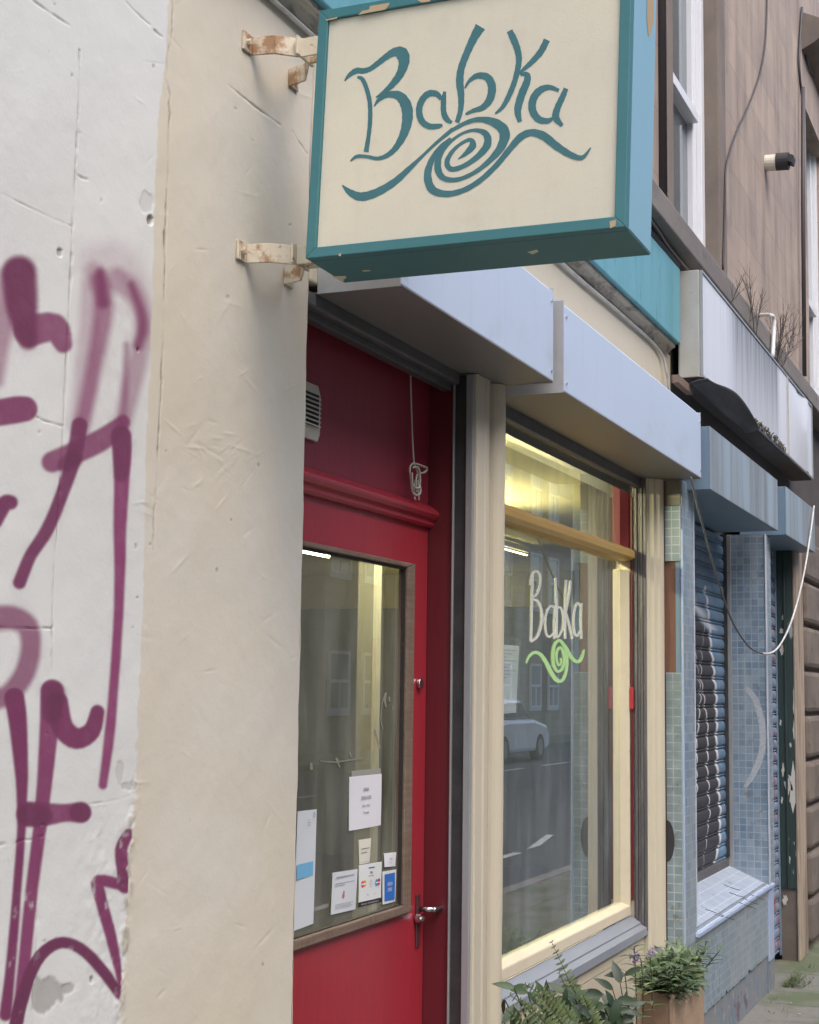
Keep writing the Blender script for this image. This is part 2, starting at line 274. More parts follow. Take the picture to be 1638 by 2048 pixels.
def obj(name, mb, m, parent=None, bevel=0, smooth=False, local=False, **kw):
    me = bpy.data.meshes.new(name)
    off = root_loc(parent) if (parent and not local) else Vector((0, 0, 0))
    me.from_pydata([tuple(v-off) for v in mb.v], [], mb.f); me.update()
    if 'flip' in kw: me.flip_normals()
    uv = me.uv_layers.new(name='UVMap')
    for p in me.polygons:
        ax = max(range(3), key=lambda i: abs(p.normal[i])); pr = [(1, 2), (0, 2), (0, 1)][ax]
        for li in p.loop_indices:
            v = mb.v[me.loops[li].vertex_index]; uv.data[li].uv = (v[pr[0]], v[pr[1]])
    if smooth: me.shade_smooth()
    me.materials.append(m); o = bpy.data.objects.new(name, me); COL.objects.link(o)
    if parent: o.parent = parent
    if bevel:
        b = o.modifiers.new('bevel', 'BEVEL'); b.width = bevel; b.segments = 2; b.limit_method = 'ANGLE'; b.angle_limit = R(40)
    setp(o, kw.get('label'), kw.get('cat'), kw.get('group'), kw.get('kind')); return o
def thing(name, label, cat, loc, group=None, rot=None):
    o = bpy.data.objects.new(name, None); o.empty_display_size = .1; COL.objects.link(o); o.location = loc
    if rot: o.rotation_euler = rot
    return setp(o, label, cat, group)
def box(*a): return MB().box(*a)
def text_mesh(body, size, mp, align='CENTER', lift=.0006):
    """lettering as flat mesh; mp(u,v,lift) -> 3-D"""
    c = bpy.data.curves.new('t', 'FONT'); c.body = body; c.size = size; c.align_x = align; c.resolution_u = 3
    o = bpy.data.objects.new('t', c); COL.objects.link(o); bpy.context.view_layer.update()
    me = bpy.data.meshes.new_from_object(o.evaluated_get(bpy.context.evaluated_depsgraph_get()))
    mb = MB(); mb.v = [Vector(mp(v.co.x, v.co.y, lift)) for v in me.vertices]; mb.f = [tuple(p.vertices) for p in me.polygons]
    bpy.data.objects.remove(o); bpy.data.meshes.remove(me); bpy.data.curves.remove(c); return mb

exec_parts = []
# ================================================================== GROUND
obj('pavement', box(-12, 60, -2.2, .6, -.3, 0), m_pave, kind='structure')
obj('kerb', box(-12, 60, -2.34, -2.204, -.3, .004), m_kerb, bevel=.012, kind='structure')
obj('road', box(-40, 140, -12.2, -2.344, -.4, -.11), m_road, kind='structure')
obj('opposite_pavement', box(-40, 140, -14.5, -12.204, -.4, 0), m_pave, kind='structure')
def strip(a, b, wd):
    a, b = Vector(a), Vector(b); d = (b-a).normalized(); n = Vector((-d.y, d.x, 0))*wd/2; z = Vector((0, 0, -.106))
    return [a+n+z, a-n+z, b-n+z, b+n+z]
mk = MB()
for a, b, wd in (((5, -3.45, 0), (15.3, -3.42, 0), .1), ((17.6, -3.42, 0), (40, -3.42, 0), .1)):
    mk.add(strip(a, b, wd), [(0, 1, 2, 3)])
def mir(px, py): p = atZ(px, py, -.106); return Vector((p.x, .18-p.y, -.106))
mk.add([mir(*q) for q in ((1052, 1699), (1080, 1691), (1107, 1670), (1093, 1669))], [(0, 1, 2, 3)])
for i in range(24): mk.add(strip((6+i*3.4, -8.9, 0), (8.1+i*3.4, -8.9, 0), .12), [(0, 1, 2, 3)])
obj('road_markings', mk, m_paintw, kind='structure')

# ================================================================== LEFT WALL (white + cream render, spray paint)
WX1 = 3.087
th = thing('rendered_wall', 'cream and white rendered wall with purple graffiti, at the left of the red door', 'wall', (2.4, .1, 0))
DX, DZ = .0034, .0025
xs = np.arange(1.84, WX1-.012, DX); zs = np.arange(.78, 3.16, DZ)
Xg, Zg = np.meshgrid(xs, zs); nv = Xg.size
PXg, PYg = pix(np.stack([Xg.ravel(), np.zeros(nv), Zg.ravel()], 1)); PXg = PXg.reshape(Xg.shape); PYg = PYg.reshape(Xg.shape)
def vnoise(sx, sz, seed):
    r_ = np.random.default_rng(seed); g = r_.random((400, 400)); u = Xg/sx; v = Zg/sz
    iu = np.floor(u).astype(int); iv = np.floor(v).astype(int); fu = u-iu; fv = v-iv; fu = fu*fu*(3-2*fu); fv = fv*fv*(3-2*fv)
    G = lambda a, b: g[a % 400, b % 400]
    return (G(iu, iv)*(1-fu)+G(iu+1, iv)*fu)*(1-fv)+(G(iu, iv+1)*(1-fu)+G(iu+1, iv+1)*fu)*fv
def fb(sx, sz, seed, o=4): return sum(vnoise(sx/2**i, sz/2**i, seed+i)*.5**i for i in range(o))/sum(.5**i for i in range(o))
n1 = fb(.06, .06, 1); n2 = fb(.02, .02, 11); n3 = fb(.3, .3, 21)
bx = np.interp(PYg, [0, 120, 250, 480, 700, 900, 1200, 1400, 1530, 1680, 1900, 2048], [338, 332, 316, 309, 301, 293, 286, 277, 270, 262, 248, 238])
rag = 3+9*np.clip((PYg-1350)/300, 0, 1)
cream = np.clip((PXg-bx+(n2-.5)*rag*2.2)/3+.5, 0, 1)
cream = cream*np.clip(.8+(n3-.5)*.5, 0, 1)
def polyd(pts, ret=False):
    """distance in drawing units to a polyline with per-point width; returns d - w/2, t"""
    D = np.full(Xg.shape, 1e9)
    for (x0, y0, w0), (x1, y1, w1) in zip(pts[:-1], pts[1:]):
        lo = max(w0, w1)+40
        msk = (PXg > min(x0, x1)-lo) & (PXg < max(x0, x1)+lo) & (PYg > min(y0, y1)-lo) & (PYg < max(y0, y1)+lo)
        if not msk.any(): continue
        px, py = PXg[msk], PYg[msk]; dx, dy = x1-x0, y1-y0; L2 = dx*dx+dy*dy+1e-9
        t = np.clip(((px-x0)*dx+(py-y0)*dy)/L2, 0, 1)
        d = np.hypot(px-x0-t*dx, py-y0-t*dy)-(w0+(w1-w0)*t)/2
        D[msk] = np.minimum(D[msk], d)
    return D
S1 = np.zeros(Xg.shape); S2 = np.zeros(Xg.shape)
def spray(pts, dens, soft=4, dark=0.0, per=4):
    global S1, S2
    D = polyd([tuple(p) for p in catmull(pts, per)]); a = np.clip(.5-D/(2*soft), 0, 1); a = a*a*(3-2*a)
    halo = np.clip(1-(D+2)/(soft*3.2+5), 0, 1)**2*np.clip((n2-.42)*3.5, 0, 1)*.22*dens; a = np.clip(a*(.93+.14*n2), 0, 1); dens = min(1, dens*1.06)
    S1 = 1-(1-S1)*(1-np.maximum(a*dens, halo)); S2 = 1-(1-S2)*(1-a*dark)
# tags, traced stroke by stroke on the wall face
spray([(40, 545, 66), (44, 600, 64), (50, 650, 48), (57, 680, 36)], .95, 9, .75)
spray([(18, 555, 40), (10, 640, 40), (-8, 760, 30)], .6, 12, .1)
spray([(60, 662, 62), (108, 655, 56), (126, 688, 36)], .85, 5, .35)
spray([(196, 560, 34), (207, 610, 40), (196, 690, 36), (176, 790, 32), (160, 860, 30)], .7, 12, .1)
spray([(185, 545, 40), (180, 640, 46), (172, 740, 46), (158, 850, 40)], .35, 12, 0)
spray([(200, 545, 18), (206, 605, 24)], .8, 10, .35)
spray([(158, 850, 30), (147, 915, 30), (125, 985, 26), (95, 1060, 26), (62, 1112, 25), (40, 1165, 26)], .9, 4, .6)
spray([(190, 520, 60), (235, 520, 70), (275, 570, 50), (292, 650, 36)], .22, 26, 0)
spray([(232, 560, 50), (270, 590, 40), (287, 650, 34), (278, 710, 40), (258, 790, 40), (243, 860, 34)], .5, 12, .06)
spray([(262, 570, 14), (280, 620, 18), (284, 660, 20), (276, 690, 20)], .75, 9, .3)
spray([(252, 690, 12), (250, 780, 14), (244, 850, 18)], .5, 8, .15)
spray([(104, 924, 42), (150, 905, 44), (205, 878, 44), (245, 845, 30)], .85, 5, .3)
spray([(130, 930, 30), (146, 918, 34)], .6, 6, .5)
spray([(242, 875, 42), (244, 905, 40), (243, 960, 32), (240, 1050, 27), (240, 1150, 22), (236, 1260, 20), (226, 1390, 20), (217, 1480, 21), (206, 1570, 18)], .92, 4, .1)
spray([(241, 872, 40), (243, 900, 38), (242, 950, 28)], .5, 5, .6)
spray([(-15, 828, 52), (30, 820, 54), (50, 818, 50)], .9, 4, .4)
spray([(-10, 1040, 34), (10, 1008, 32), (23, 1005, 28)], .92, 4, .6)
spray([(-15, 1238, 52), (25, 1236, 48), (55, 1252, 44), (62, 1292, 40), (50, 1345, 42), (18, 1388, 40), (-15, 1400, 42)], .75, 8, .3)
spray([(28, 1396, 40), (35, 1450, 36), (43, 1560, 24), (44, 1640, 18), (42, 1690, 17), (32, 1830, 18), (20, 1950, 20), (11, 2030, 24)], .95, 3.5, .55)
spray([(104, 1382, 46), (99, 1440, 40), (92, 1520, 34), (84, 1620, 28), (75, 1700, 26), (60, 1830, 25), (45, 1960, 24), (36, 2040, 24)], .92, 3.5, .3)
spray([(106, 1385, 46), (104, 1425, 42)], .6, 6, .6)
spray([(114, 1405, 44), (125, 1455, 42), (152, 1477, 42), (182, 1462, 36), (194, 1424, 28)], .93, 3.5, .5)
spray([(58, 1628, 50), (85, 1629, 48), (130, 1626, 36), (162, 1625, 42)], .9, 3.5, .35)
spray([(60, 1630, 46), (85, 1632, 40)], .6, 4, .6); spray([(158, 1625, 38), (164, 1625, 38)], .6, 4, .6)
spray([(28, 2070, 26), (42, 2005, 26), (72, 1925, 24), (115, 1887, 22), (160, 1896, 22), (205, 1940, 22), (240, 1990, 18)], .95, 3, .8)
spray([(258, 1668, 20), (243, 1700, 24), (248, 1755, 24), (250, 1775, 24)], .93, 3, .55)
spray([(250, 1772, 22), (198, 1762, 24), (203, 1800, 24), (222, 1870, 22), (236, 1935, 14), (240, 1975, 6)], .93, 3, .4)
white = np.clip((bx-PXg-(n2-.5)*rag*2.2)/3+.5, 0, 1)
for nm in ('S1', 'S2'): globals()[nm] = globals()[nm]*white
wear = np.clip((n2-.25)/.12, 0, 1); S1 *= np.where(PYg > 1650, np.clip(wear+.3, 0, 1), 1)
# joints, cracks, chips
dirt = np.zeros(Xg.shape); hgt = np.zeros(Xg.shape)
def crack(pts, wd, dk, depth, jit=3):
    global dirt, hgt
    pts = [(x+(random.random()-.5)*jit, y, wd) for x, y in catmull(pts, 5)]
    D = polyd(pts); D += (n2-.5)*4; a = np.clip(1-np.maximum(D, 0)/1.6, 0, 1)*(D < 1e8)
    vv = np.clip(n1*2.6-.55, .12, 1.15); dirt = np.maximum(dirt, a*dk*vv); hgt -= a*depth*vv
crack([(347, -10), (344, 70), (337, 110), (334, 160), (340, 190), (338, 300), (334, 420), (331, 500), (325, 700), (318, 860), (311, 1000), (306, 1100)], 1.2, .75, .0025)
crack([(160, 100), (156, 250), (150, 380), (145, 450), (138, 620), (128, 820), (116, 1040), (108, 1180), (104, 1340)], 1.0, .5, .002, 1)
crack([(86, 1650), (80, 1740), (72, 1900), (64, 2060)], 1.0, .35, .002, 1)
for a, b, dk in (((58, -5), (140, 50), .6), ((-5, 382), (142, 452), .55), ((72, 834), (126, 853), .5), ((-5, 1254), (106, 1256), .55), ((-5, 1690), (88, 1672), .5), ((156, 350), (176, 358), .4), ((310, 60), (326, 74), .4), ((255, 5), (300, 50), .12), ((455, 170), (560, 250), .06), ((585, 262), (615, 308), .2), ((178, 1608), (262, 1592), .4), ((545, 320), (556, 335), .3)):
    crack([a, ((a[0]+b[0])/2, (a[1]+b[1])/2+2), b], 1.0, dk, .0022, 1)
def chip(x, y, rx, ry, dk, depth):
    global dirt, hgt
    e = np.hypot((PXg-x)/rx, (PYg-y)/ry)+(n1-.5)*1.1+(n2-.5)*.7
    a = np.clip((1-e)*5, 0, 1); dirt = np.maximum(dirt, a*dk); hgt -= a*depth
chip(302, 440, 9, 14, .8, .006); chip(296, 405, 14, 26, .16, .001); chip(95, 1990, 34, 36, .55, .0012); chip(140, 1978, 14, 14, .5, .0012); chip(275, 700, 3, 4, .8, .004); chip(184, 1960, 4, 8, .5, .003)
chip(240, 1545, 7, 20, .22, .0008); chip(262, 1572, 14, 8, .25, .0008); chip(120, 505, 5, 8, .5, .003)
for i in range(26):     # small stains and scuffs
    chip(random.uniform(0, 600), random.uniform(0, 2048), random.uniform(1.5, 4), random.uniform(2, 5), random.uniform(.25, .6), .0008)
edge = np.exp(-((PXg-bx)/9)**2)*np.clip((PYg-1500)/100, 0, 1); hgt += edge*(n2-.3)*.006; dirt = np.maximum(dirt, edge*np.clip((n2-.55)*4, 0, .5))
rough_zone = np.clip((PYg-1560)/120, 0, 1)*np.clip((PXg-120-(2048-PYg)*.05)/60, 0, 1); hgt += rough_zone*white*(n2-.5)*.0018
hgt += (fb(.25, .25, 31)-.5)*.006+(n1-.5)*.0011+(n2-.5)*.0005
for i in range(85):    # trowel marks in the cream coat
    x = random.uniform(270, 615); y = random.uniform(-20, 2048)
    if random.random() < .3: x = random.gauss(430, 30); y = random.gauss(920, 60)
    L_ = random.uniform(6, 26); an = random.choice([R(-50), R(40), R(-40), R(10)])+random.gauss(0, .25); wd = random.uniform(1.5, 3.5)
    msk = (abs(PXg-x) < 45) & (abs(PYg-y) < 45)
    if not msk.any(): continue
    u = (PXg[msk]-x)*math.cos(an)+(PYg[msk]-y)*math.sin(an); v = -(PXg[msk]-x)*math.sin(an)+(PYg[msk]-y)*math.cos(an)
    hgt[msk] += random.choice([1, -1])*random.uniform(.0003, .0008)*np.exp(-(u/L_)**2-(v/wd)**2)
Yg = -hgt - .0
rows, cols = Xg.shape
idx = np.arange(nv).reshape(rows, cols)
quads = np.stack([idx[:-1, :-1], idx[:-1, 1:], idx[1:, 1:], idx[1:, :-1]], -1).reshape(-1, 4)
loc0 = np.array(th.location)
verts = np.stack([Xg.ravel(), Yg.ravel(), Zg.ravel()], 1)-loc0
sp = np.maximum(S1, S2); qs = np.maximum.reduce([sp.ravel()[quads[:, i]] for i in range(4)]) > .06
def grid_mesh(name, q, m, parent):
    used = np.unique(q); rem = np.full(nv, -1); rem[used] = np.arange(len(used)); q = rem[q]
    me = bpy.data.meshes.new(name); me.vertices.add(len(used)); me.vertices.foreach_set('co', verts[used].astype(np.float32).ravel())
    me.loops.add(q.size); me.loops.foreach_set('vertex_index', q.astype(np.int32).ravel()); me.polygons.add(len(q))
    me.polygons.foreach_set('loop_start', np.arange(0, q.size, 4, dtype=np.int32)); me.update(calc_edges=True); me.validate()
    for an, A in (('cream', cream), ('dirt', dirt), ('spray', S1), ('spray2', S2)):
        at = me.attributes.new(an, 'FLOAT', 'POINT'); at.data.foreach_set('value', A.ravel()[used].astype(np.float32))
    me.shade_smooth(); me.materials.append(m); o = bpy.data.objects.new(name, me); COL.objects.link(o); o.parent = parent; return o
grid_mesh('render_coat', quads[~qs], m_wall, th)
setp(grid_mesh('graffiti', quads[qs], m_wall, th), 'purple spray painted tag letters')
# rounded arris, return into the doorway, and the rest of the wall outside the picture
prof = [(xs[-1], 0)]+[(WX1-.012+.012*math.sin(R(a)), .012-.012*math.cos(R(a))) for a in (15, 30, 45, 60, 75, 90)]+[(WX1, .12)]
mb = MB()
for i, z in enumerate(np.arange(.0, 3.17, .03)):
    for j, (x, y) in enumerate(prof): mb.v.append(Vector((x+.0018*math.sin(z*23+1)*(j > 0)+.0012*math.sin(z*61), y, z)))
k = len(prof)
for i in range(len(mb.v)//k-1):
    for j in range(k-1): mb.f.append((i*k+j, i*k+j+1, (i+1)*k+j+1, (i+1)*k+j))
obj('corner_arris', mb, m_cream, th, smooth=True)
obj('lower_render', box(1.84, WX1-.013, .001, .3, 0, .779), m_cream, th)
obj('wall_core', box(1.0, WX1-.016, .013, .35, .78, 3.15), m_cream, th)
obj('white_render', box(-6, 1.839, 0, .35, 0, 3.15), mat('white_masonry_paint', (.62, .61, .59), .6, layers=[(3, .4, .7, (.52, .51, .5), .5)], bump=[(30, .4)]), th)

# ================================================================== HANGING SIGN
sg = thing('hanging_sign', 'projecting cream shop sign in a teal frame lettered Babka, hung from the left wall', 'sign', (2.72, -.17578, 2.44944), rot=(R(.9955), R(2.0251), R(-1.6134)))
W_, H_, T_ = .681, .542, .173; B = .022
def fr(mb, name, **k): return obj(name, mb, k.pop('m', m_teal), sg, local=True, **k)
# mitred frame around the face (local: x depth, -y across, z up)
def mitre(a, b, c, d, x0=-.004, x1=.02):  # a,b outer; c,d inner (y,z)
    return MB().prism([a, b, d, c], 'x', x0, x1)
o4 = [(0, 0), (-W_, 0), (-W_, H_), (0, H_)]; i4 = [(-B, B), (-W_+B, B), (-W_+B, H_-B), (-B, H_-B)]
for k in range(4):
    fr(mitre(o4[k], o4[(k+1) % 4], i4[k], i4[(k+1) % 4]), 'frame_strip', bevel=.0015)
fp = fr(box(.004, .018, -W_+B+.0005, -B-.0005, B+.0005, H_-B-.0005), 'face_panel', m=m_panel)
fr(box(.0205, T_, -W_+.001, -.001, .0, .003), 'underside_panel', m=m_teal)
fr(box(.0205, T_, -W_+.001, -.001, H_-.003, H_), 'top_panel', m=m_teal)
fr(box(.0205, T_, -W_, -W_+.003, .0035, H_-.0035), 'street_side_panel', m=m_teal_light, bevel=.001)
fr(box(.0205, T_, -.003, 0, .0035, H_-.0035), 'wall_side_panel', m=m_teal)
fr(box(T_-.004, T_+.004, -W_+.004, -.004, .004, H_-.004), 'rear_panel', m=m_panel)
SM = sg.matrix_basis.copy(); SM = Matrix.LocRotScale(sg.location, sg.rotation_euler, None); SI = SM.inverted()
def on_sign(px, py, lift, x=.004):
    c = SI @ CAM; d = SI.to_3x3() @ ray(px, py); p = c+d*((x-c.x)/d.x); return Vector((x-.0003-lift, p.y, p.z))
zz = lambda x, y, l: on_sign(450+x/1.82, y/1.82, l)
lt = [[(436, 295, 5), (452, 275, 14), (478, 258, 20), (505, 258, 19), (530, 250, 17), (555, 232, 19), (590, 205, 22), (618, 190, 30), (642, 195, 46), (652, 222, 38), (640, 265, 28), (612, 305, 22), (580, 335, 14), (550, 355, 5)],
      [(543, 388, 4), (562, 362, 14), (595, 345, 20), (635, 350, 32), (660, 385, 38), (664, 435, 36), (650, 490, 28), (622, 538, 20), (590, 566, 16), (555, 577, 13), (515, 570, 12), (480, 570, 12), (457, 587, 5)],
      [(482, 281, 8), (500, 288, 14), (515, 320, 15), (527, 370, 15), (529, 430, 15), (524, 490, 14), (514, 553, 17)],
      [(788, 362, 12), (770, 342, 20), (740, 342, 22), (716, 368, 22), (707, 405, 22), (718, 442, 22), (745, 460, 20), (778, 459, 16), (792, 455, 8)],
      [(800, 333, 10), (796, 365, 18), (796, 405, 19), (806, 432, 20), (826, 447, 10)],
      [(930, 97, 36), (905, 140, 28), (880, 195, 24), (860, 250, 24), (855, 300, 26), (860, 350, 22), (858, 400, 18), (845, 446, 16)],
      [(873, 322, 5), (890, 295, 12), (920, 276, 20), (955, 282, 26), (972, 315, 28), (965, 360, 26), (940, 390, 20), (905, 403, 14), (876, 416, 8)],
      [(1036, 112, 20), (1052, 145, 24), (1066, 185, 22), (1070, 225, 20), (1058, 285, 18), (1038, 340, 18), (1012, 388, 14), (984, 414, 6)],
      [(1172, 145, 22), (1150, 188, 22), (1115, 228, 18), (1085, 255, 12), (1072, 270, 8)],
      [(1076, 272, 8), (1098, 272, 20), (1100, 295, 24), (1080, 345, 26), (1066, 400, 24), (1074, 444, 14)],
      [(1216, 330, 12), (1180, 318, 18), (1145, 330, 24), (1122, 362, 26), (1120, 402, 26), (1142, 434, 24), (1175, 440, 18), (1196, 428, 8)],
      [(1242, 322, 16), (1228, 355, 20), (1210, 395, 22), (1205, 428, 24), (1228, 458, 12)],
      [(427, 674, 4), (455, 700, 22), (495, 716, 30), (550, 702, 28), (615, 664, 24), (670, 615, 18), (715, 572, 11), (770, 520, 11), (830, 470, 14)]]
mb = MB()
for i, s_ in enumerate(lt): stroke(mb, s_, zz, .0001*(i % 4), .0001*(i % 4)+.0003)
obj('lettering', mb, m_letter, fp, local=True)
mb = MB()
stroke(mb, [(848, 580, 3), (878, 558, 16), (902, 530, 24), (893, 509, 14), (858, 524, 11), (825, 555, 14), (808, 592, 18), (825, 616, 18), (870, 604, 16), (920, 570, 20), (955, 527, 26), (950, 488, 22), (910, 474, 12), (860, 488, 9), (815, 522, 11), (783, 565, 18), (775, 612, 24), (795, 648, 20), (845, 654, 15), (905, 630, 14), (960, 588, 18), (1005, 535, 28), (1018, 482, 36), (985, 448, 30), (930, 435, 18), (880, 446, 14), (825, 475, 12)], zz, .0001, .0006, 6)
stroke(mb, [(822, 503, 8), (785, 535, 14), (752, 585, 20), (738, 640, 26), (755, 690, 28), (805, 706, 22), (865, 694, 18), (925, 660, 18), (985, 605, 18), (1035, 545, 20), (1075, 500, 24), (1115, 483, 24), (1160, 495, 28), (1205, 530, 26), (1255, 562, 22), (1300, 574, 15), (1332, 538, 4)], zz, .0003, .0006, 6)
obj('swirl_emblem', mb, m_letter, fp, local=True)
# worn patches: bare tan board along the top strip and street edge, chips
mb = MB()
def patch(pts, mp, m, l=.0004): obj('bare_patch', MB().add([mp(x, y, l) for x, y in pts], [tuple(range(len(pts)))]), m, sg, local=True)
zf = lambda x, y, l: on_sign(450+x/1.82, y/1.82, l, -.004)
patch([(485, 55), (500, 40), (525, 35), (528, 22), (600, 10), (598, 18), (585, 35), (520, 47)], zf, m_tan)
patch([(365, 72), (410, 62), (408, 68), (370, 76)], zf, m_tan); patch([(700, 0), (760, -14), (745, 6), (715, 10)], zf, m_tan)
patch([(1400, 806), (1424, 800), (1422, 822), (1402, 832)], zf, m_tan); patch([(414, 925), (424, 921), (422, 932), (415, 933)], zf, m_tan)
mb = MB()
zb = lambda x, y, l: (lambda c, d: c+d*((-.0006-c.z)/d.z))(SI @ CAM, SI.to_3x3() @ ray(450+x/1.82, y/1.82))
patch([(388, 1006), (440, 1004), (442, 1012), (432, 1018), (436, 1024), (420, 1022)], zb, m_panel); patch([(498, 984), (530, 983), (528, 987), (505, 989)], zb, m_panel)
patch([(1100, 918), (1135, 908), (1142, 916), (1120, 926)], zb, m_panel)
mb = MB()
zs_ = lambda px, py: (lambda c, d: c+d*((-W_-.0006-c.y)/d.y))(SI @ CAM, SI.to_3x3() @ ray(px, py))
mb.add([zs_(*p) for p in ((1294, -10), (1308, -10), (1307, 50), (1303, 55), (1302, 68), (1297, 74), (1294, 40))], [tuple(range(7))])
obj('bare_edge_patch', mb, m_tan, sg, local=True)
# brackets: flat rusty straps bolted to the wall, meeting at the sign's wall side
def strap(pts, wd, t):
    """flat bar following (x,y) points, standing wd high"""
    mb = MB(); n = len(pts); L = []; Rr = []
    for i, p in enumerate(pts):
        d = Vector(pts[min(i+1, n-1)])-Vector(pts[max(i-1, 0)]); d.normalize(); nn = Vector((-d.y, d.x))*t/2
        L.append(Vector(p)+nn); Rr.append(Vector(p)-nn)
    return L, Rr
for z in (2.957, 2.492):
    br = MB()
    for pts in ([(2.735, -.004), (2.775, -.004), (2.785, -.055), (2.822, -.098), (2.822, -.19)], [(2.995, -.004), (2.955, -.004), (2.942, -.05), (2.86, -.10), (2.86, -.19)], [(2.80, -.10), (2.88, -.10)]):
        L, Rr = strap(pts, .045, .006)
        for i in range(len(L)-1):
            br.add([(*L[i], z-.02), (*Rr[i], z-.02), (*Rr[i+1], z-.02), (*L[i+1], z-.02), (*L[i], z+.022), (*Rr[i], z+.022), (*Rr[i+1], z+.022), (*L[i+1], z+.022)],
                   [(3, 2, 1, 0), (4, 5, 6, 7), (0, 1, 5, 4), (1, 2, 6, 5), (2, 3, 7, 6), (3, 0, 4, 7)])
    for x in (2.752, 2.978): br.tube([(x, -.006, z), (x, -.016, z)], .008, 6)
    br.v = [SI @ v for v in br.v]
    obj('wall_bracket', br, m_rust, sg, local=True, bevel=.0015)

# ================================================================== BAND ABOVE SHUTTERS, FASCIA
Z1, Z2 = 2.495, 2.474
ba = thing('rendered_band', 'cream rendered strip of wall above the grey shutter boxes', 'wall', (4.8, .1, 2.7))
bandR = atY(1341, 690, 0).x
obj('render_coat', box(WX1+.003, bandR, 0, .3, Z1+.02, 3.118), m_cream, ba, bevel=.006)
fa = thing('fascia_board', 'weathered turquoise fascia board running above the cream wall', 'fascia', (4.5, 0, 3.12))
obj('board', box(1.2, 5.86, -.062, -.03, 3.15, 3.5), m_fascia, fa, bevel=.004)
obj('board', box(5.864, 6.715, -.064, -.03, 3.15, 3.5), m_fascia, fa, bevel=.004)
obj('ledge', MB().prism([(-.045, 3.149), (.0, 3.149), (.0, 3.105), (-.012, 3.105), (-.03, 3.125), (-.045, 3.13)], 'x', 1.2, 6.69), m_ledge, fa, bevel=.003)
obj('backing', box(1.0, 6.72, -.029, .35, 3.151, 3.52), m_dark, fa)
cb = MB().tube(catmull([(1.2, -.012, 3.095), (3.2, -.012, 3.096), (4.4, -.014, 3.09), (5.2, -.012, 3.085), (5.9, -.013, 3.092), (6.5, -.012, 3.085), (6.62, -.02, 3.0), (6.66, -.02, 2.93)], 6), .006, 6)
obj('clipped_cable', cb, m_cable, smooth=True, label='thin pale cable clipped under the ledge of the turquoise fascia', cat='cable')
pp = MB().tube([(2, -.03, 3.535), (6.75, -.03, 3.535)], .03, 10)
obj('conduit_pipe', pp, m_cable_dark, smooth=True, label='dark pipe lying along the top of the turquoise fascia', cat='pipe')
cb = MB()
for dy, dz in ((-.07, .02), (-.05, .05), (-.09, .0)):
    cb.tube(catmull([(2, dy+.03, 3.56+dz), (4.5, dy+.03, 3.57+dz), (6.0, dy+.02, 3.565+dz), (6.5, dy+.03, 3.55+dz*.5), (6.9, -.06, 3.55)], 6), .006, 6)
obj('cable_bundle', cb, mat('grey_cable', (.25, .24, .24), .5), smooth=True, label='loose bundle of thin grey cables on top of the fascia', cat='cable')

# ================================================================== GREY SHUTTER BOXES
def shutter_box(label, x0, x1, yf, zb, zt):
    t = thing('shutter_box', label, 'shutter box', ((x0+x1)/2, 0, zb), 'grey roller shutter boxes over the cafe front')
    obj('cover', MB().prism([(yf, zb+.004), (yf, zt-.02), (yf+.02, zt), (-.002, zt), (-.002, zt-.004), (yf+.022, zt-.004), (yf+.004, zt-.022), (yf+.004, zb+.004)], 'x', x0+.004, x1-.004), m_box, t, bevel=.001)
    obj('soffit', box(x0+.004, x1-.004, yf+.0, .06, zb, zb+.0035), mat('soffit_grey', (.2, .2, .205), .45), t)
    for a in (x0, x1-.0035): obj('end_plate', box(a, a+.0035, yf+.001, -.001, zb-.002, zt-.004), mat('end_plate_grey', (.4, .41, .43), .5, layers=[(8, .5, .7, (.28, .28, .29), .5)]), t)
    for x in (x0+.025, x1-.025):
        for z in (zb+.03, zt-.05): obj('screw', MB().tube([(x, yf-.001, z), (x, yf-.004, z)], .005, 8), m_chrome, t)
    return t
b1 = shutter_box('pale grey metal shutter box above the red door', 3.125, 4.302, -.214, Z1, 2.79)
b2 = shutter_box('long pale grey metal shutter box above the cafe window', 4.348, 6.338, -.232, Z2, 2.762)
# bottom bars and guide rails
s1 = thing('roller_shutter', 'raised roller shutter of the red door showing its bottom bar and guide rail', 'roller shutter', (3.6, .0, 2.4), 'cafe roller shutters')
obj('bottom_bar', MB().prism([(.005, Z1-.001), (.005, Z1-.03), (.012, Z1-.034), (.03, Z1-.034), (.03, Z1-.001)], 'x', WX1+.004, 4.086), m_steel, s1, bevel=.002)
obj('header_angle', box(WX1+.004, 4.086, .0305, .06, Z1-.052, Z1-.001), m_steel, s1, bevel=.002)
gr = MB(); 
for y0, y1, x0 in ((-.036, -.014, 4.088), (.022, .028, 4.088)): gr.box(x0, 4.104, y0, y1, 0, Z1-.0045)
obj('guide_rail', gr, m_galv, s1, bevel=.002)
obj('rail_slot', box(4.096, 4.104, -.0135, .0215, 0, Z1-.005), m_black, s1)
s2 = thing('roller_shutter', 'raised roller shutter of the cafe window with a worn grey guide rail', 'roller shutter', (5.4, .0, 2.4), 'cafe roller shutters')
obj('bottom_bar', MB().prism([(.005, Z2-.001), (.005, Z2-.04), (.012, Z2-.046), (.03, Z2-.046), (.03, Z2-.001)], 'x', 4.345, 6.232), m_steel, s2, bevel=.002)
obj('header_angle', box(4.345, 6.2, .045, .0495, Z2-.07, Z2-.03), m_steel, s2, bevel=.002)
gx = 6.237; gr = MB()
for y0, y1, dx in ((.046, .053, .012), (.034, .0455, .0), (.0225, .0335, .010), (.010, .022, .004), (-.004, .0095, .009)): gr.box(gx-.004+dx*.6, gx+.02, y0-.012, y1-.0125, .60, Z2-.0015)
obj('guide_rail', gr, m_chan, s2, bevel=.0015)
